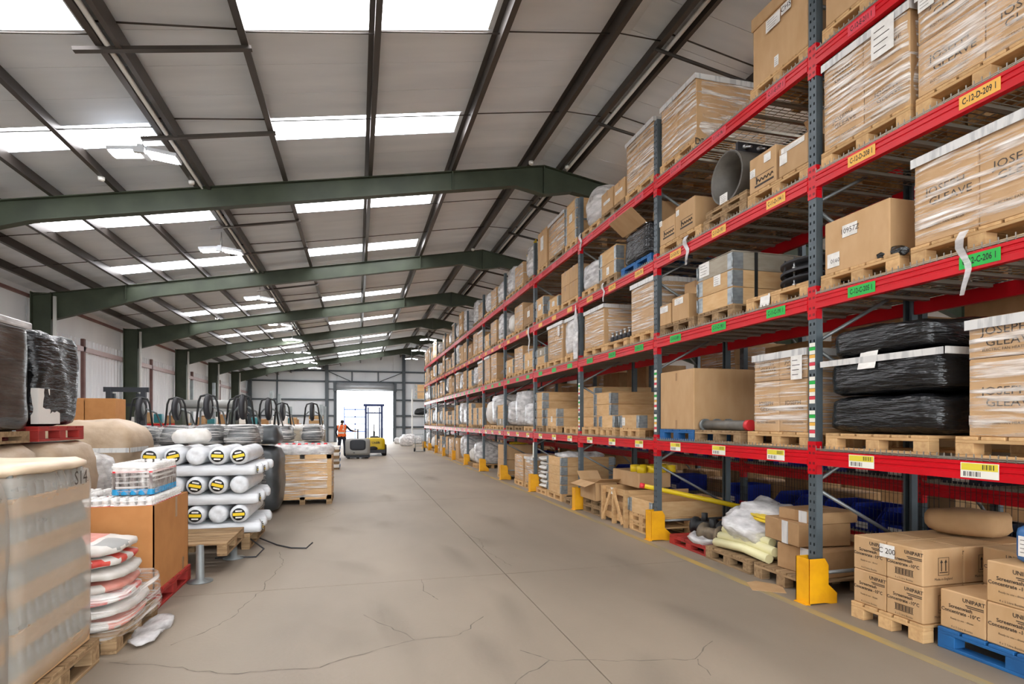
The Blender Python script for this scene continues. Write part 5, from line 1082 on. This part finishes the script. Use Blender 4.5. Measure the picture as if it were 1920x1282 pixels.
# long white board packs and benches
for k, (x0, x1, y, z0, z1, m) in enumerate(((-4.0, -.9, 16.6, 0, 1.38, 'ply_grey'),)):
    o = MB().box(x0, x1, y, y + 1.2, 0, 1.36).build('bench', m); T(o, 'long grey bench block in the middle of the left side', 'bench')
for k in range(4): o = bumpy('board_pack', -3.98 + k * .77, 16.58, 17.78, 1.36, 1.52, 'white board pack lying on the long bench, %s from the wall' % ordw[k], 'board pack', 'white_plastic', .76, 14, .006, 3, (4, 4, 3), 130 + k, 0, 'white board packs')
for k, (x, y, h) in enumerate(((-6.3, 21.5, 1.55), (-4.6, 22.5, 1.5), (-3.0, 23.5, 1.45), (-5.5, 27, 1.5), (-3.4, 28.5, 1.5))):
    r = T(E('workbench', (x, y, 0)), 'workbench with red edge and clutter, %s from the camera on the left side' % ordw[k], 'workbench', 'workbenches on the left side')
    MB().box(-.85, .85, -.35, .35, h - .05, h).build('worktop', 'wood', r); MB().box(-.85, .85, -.37, -.35, h - .14, h - .02).build('red_edge', 'red', r); MB().box(-.8, .8, -.3, .3, h * .45, h * .45 + .04).build('shelf', 'wood_old', r)
    for sx in (-1, 1):
        for sy in (-1, 1): MB().box(sx * .8 - .03, sx * .8 + .03, sy * .3 - .03, sy * .3 + .03, 0, h - .05).build('leg', 'red', r)
    for q in range(5):
        mm = ('white_plastic', 'card', 'teal', 'card_dark', 'paper')[(q + k) % 5]; o = O('bench_carton' if 'card' in mm else 'bench_tub', bxm(.24, .26, .2 + .05 * ((q * 3 + k) % 4), mm, .02), None, (x - .7 + q * .34, y - .05, h)); T(o, '%s on the %s workbench, %s from its wall end' % ({'white_plastic': 'white tub', 'card': 'brown carton', 'teal': 'teal tub', 'card_dark': 'dark carton', 'paper': 'white box'}[mm], ordw[k], ordw[q]), 'container', 'containers on the workbenches')
for k, (x, y, h) in enumerate(((-3.25, 24.3, 2.78), (-2.98, 24.5, 2.68), (-2.8, 24.6, 2.25), (-2.6, 24.9, 2.2), (-1.35, 23.5, 2.25), (-1.25, 24.2, 2.2), (-6.6, 26.5, 3.3), (-5.75, 26.4, 3.2))):
    o = MB().box(-.055, .055, -.04, .04, 0, h).build('steel_post', 'galv', None, (x, y, 0)); T(o, 'upright grey steel channel standing among the benches, %s of eight' % ordw[k], 'steel post', 'upright steel channels')
for k in range(5): o = O('timber_stack', bxm(.7, .9, .16, 'wood', .01), None, (-1.75, 27.9, .9 + k * .2)); T(o, 'plank bundle on the stack beside the worker, %s from the bottom' % ordw[k], 'plank bundle', 'plank bundles')
o = O('stack_base', bxm(.72, .92, .9, 'wood_old', .01), None, (-1.75, 27.9, 0)); T(o, 'timber base block under the plank bundles', 'timber block')
for k in range(4):
    o = O('board_bundle', bxm(.75, .9, .1, 'white_foam', .01), None, (-.95, 20.6 + .1 * (k % 2), .06 + k * .2)); T(o, 'white board bundle with blue end beyond the plywood crate, %s from floor' % ordw[k], 'board bundle', 'white board bundles'); MB().box(.376, .39, -.4, .2, .01, .09).build('blue_end', 'blue_pallet', o); MB().box(-.35, .35, -.4, .4, -.06 if k == 0 else -.1, 0).build('bearer', 'wood_old', o)
# end-wall racking, crates, bundles, trolley
r = T(E('shelf_rack', (5.1, 43.5, 0)), 'pale shelving by the end wall past the racking', 'shelving')
for s in (-1, 1): MB().box(s * 1.2 - .05, s * 1.2 + .05, -.4, -.3, 0, 4.0).build('post', 'tube_white', r)
for z in (1.0, 2.0, 3.2): MB().box(-1.2, 1.2, -.4, .4, z, z + .08).build('shelf', 'lift_grey', r)
for k in range(2): o = collar(4.2, 43.1, 43.9, 3.29 + k * .55, 2, 'wooden crate on top of the end-wall shelving, %s' % ('lower', 'upper')[k], .9, .25, ('ply',), True, False)
o = bumpy('black_tarpaulin', 4.15, 43.2, 43.9, 2.09, 2.6, 'black bundle on the end-wall shelving', 'bundle', 'film_black', .9, 3, .08, 4, (6, 6, 5), 140)
for k, (x, y) in enumerate(((3.3, 40.5), (3.0, 38.3), (3.9, 41.8), (2.9, 42.5))): bumpy('white_bundle', x - .35, y - .4, y + .4, 0, .75 - .1 * k, 'white wrapped bundle on the floor near the far door, %s' % ordw[k], 'bundle', 'film_white', .9, 4, .06, 4, (6, 6, 5), 150 + k, 0, 'white bundles near the door')
r = T(E('hand_trolley', (3.2, 31.2, 0)), 'small hand trolley standing at the far end of the racking', 'trolley')
for s in (-1, 1): MB().tube([(s * .22, -.15, .05), (s * .22, .12, .95)], .02, 6).build('upright', 'galv', r)
for z in (.3, .6, .9): MB().tube([(-.22, -.08 + z * .2, z), (.22, -.08 + z * .2, z)], .015, 6).build('rung', 'galv', r)
for s in (-1, 1): MB().lathe([(0, -.03), (.1, -.03), (.1, .03), (0, .03)], 12, (0, 0, 0), None, 'x').build('wheel', 'rubber', r, (s * .27, -.1, .1))
MB().box(-.24, .24, -.4, -.12, .03, .05).build('toe_plate', 'galv', r)
# shelving outside the door, bleached by daylight
r = T(E('yard_rack', (-.2, 58, 0)), 'blue storage rack in the bright yard outside the doorway', 'storage rack')
for x in (-1, 0, 1): MB().box(x - .05, x + .05, -.4, .4, 0, 3.0).build('post', 'mast_blue', r)
for z in (.6, 1.3, 2.0, 2.7): MB().box(-1, 1, -.4, .4, z, z + .1).build('shelf', 'mast_blue', r)
# ------------------------------------------------------------------ the worker
def person(x, y, rz_):
    J = {'hip': (0, 0, .95), 'waist': (0, .01, 1.1), 'chest': (0, .0, 1.32), 'neck': (0, 0, 1.48), 'head': (0, -.02, 1.58), 'top': (0, -.01, 1.68)}
    V = [((0, 0, .95), .13), ((0, .01, 1.1), .125), ((0, 0, 1.3), .15), ((0, 0, 1.44), .085), ((0, -.01, 1.5), .055), ((0, -.02, 1.58), .085), ((0, -.01, 1.67), .075)]
    Ed = [(k, k + 1) for k in range(6)]
    def chain(root, pts):
        p = root
        for c, r_ in pts: V.append((c, r_)); Ed.append((p, len(V) - 1)); p = len(V) - 1
        return p
    chain(0, [((-.1, .0, .88), .1), ((-.12, -.02, .5), .07), ((-.12, .03, .1), .048), ((-.13, -.12, .045), .04)])
    chain(0, [((.1, .0, .88), .1), ((.13, .02, .5), .07), ((.14, .06, .1), .048), ((.15, -.09, .045), .04)])
    hl = chain(2, [((.2, .0, 1.38), .07), ((.27, .03, 1.12), .048), ((.24, -.1, .92), .034), ((.235, -.13, .87), .03)])
    hr = chain(2, [((-.2, .0, 1.38), .07), ((-.36, -.06, 1.2), .048), ((-.5, -.22, 1.16), .034), ((-.53, -.26, 1.16), .03)])
    for h0, d in ((hl, (0, -.25, -.97)), (hr, (-.45, -.85, -.1))):
        b = Vector(V[h0][0]); d = Vector(d).normalized(); sd = d.cross(Vector((1, 0, 0)) if h0 == hl else Vector((0, 0, 1))).normalized()
        for q in range(4): s0 = b + sd * (.024 * (q - 1.5)); chain(h0, [(tuple(s0 + d * .035), .0095), (tuple(s0 + d * (.07 + .008 * (1 - abs(q - 1.5)))), .008), (tuple(s0 + d * (.095 + .01 * (1 - abs(q - 1.5))) + Vector((0, 0, -.012))), .007)])
        chain(h0, [(tuple(b + sd * .045 + d * .01), .011), (tuple(b + sd * .06 + d * .04), .009)])
    me = bpy.data.meshes.new('person'); me.from_pydata([v for v, _ in V], Ed, []); o = bpy.data.objects.new('person', me); COL.objects.link(o)
    sk = o.modifiers.new('skin', 'SKIN'); sub = o.modifiers.new('sub', 'SUBSURF'); sub.levels = 2; sub.render_levels = 2
    for k, (_, r_) in enumerate(V): me.skin_vertices[0].data[k].radius = (r_ * (1.25 if k in (1, 2) else 1), r_ * (.85 if k in (1, 2) else 1)); me.skin_vertices[0].data[k].use_root = (k == 0)
    dg = bpy.context.evaluated_depsgraph_get(); m2 = bpy.data.meshes.new_from_object(o.evaluated_get(dg)); bpy.data.objects.remove(o)
    m2.name = 'person'; m2.materials.clear()
    for q in ('navy', 'skin', 'black'): m2.materials.append(M[q])
    hands = [Vector(V[hl][0]), Vector(V[hr][0])]
    for p in m2.polygons:
        c = p.center; p.use_smooth = True
        p.material_index = 1 if c.z > 1.485 or min((c - h).length for h in hands) < .13 and (c.z < .93 or c.x < -.47) else (2 if c.z < .1 else 0)
    o = O('person', m2, None, (x, y, .0), (0, 0, rz_)); T(o, 'person in orange reflective vest standing beside the grey pallet truck', 'person')
    def shell(name, test, off, mats, band=None):
        bm = bmesh.new(); bm.from_mesh(m2); bm.normal_update(); bmesh.ops.delete(bm, geom=[f for f in bm.faces if not test(f.calc_center_median())], context='FACES')
        for v in bm.verts: v.co += v.normal * off
        mm = bpy.data.meshes.new(name); bm.to_mesh(mm); bm.free(); mm.materials.clear()
        for q in mats: mm.materials.append(M[q])
        for p in mm.polygons: p.use_smooth = True; p.material_index = 1 if band and band(p.center) else 0
        return O(name, mm, o)
    shell('vest', lambda c: .93 < c.z < 1.46 and abs(c.x) < .19, .018, ['orange', 'reflect'], lambda c: 1.06 < c.z < 1.11 or 1.17 < c.z < 1.2 or (c.z > 1.2 and .08 < abs(c.x) < .12))
    shell('hair', lambda c: c.z > 1.63 or (c.z > 1.53 and c.y > .01), .008, ['hair'])
    for s in (-1, 1): MB().lathe([(0, -.012), (.02, -.01), (.024, 0), (.015, .012), (0, .014)], 8, (0, 0, 0), None, 'x').build('ear', 'skin', o, (s * .083, 0, 1.57))
    MB().tube([(0, -.1, 1.6), (0, -.125, 1.565)], [.01, .016], 6).build('nose', 'skin', o); MB().box(-.022, .022, -.107, -.1, 1.527, 1.534).build('mouth', 'cap_red', o)
    for s in (-1, 1): MB().lathe([(0, 0), (.011, .0), (.008, .006), (0, .008)], 8, (0, 0, 0), None, 'y').build('eye', 'black', o, (s * .034, -.105, 1.595))
person(-.66, 27.1, PI - .25)
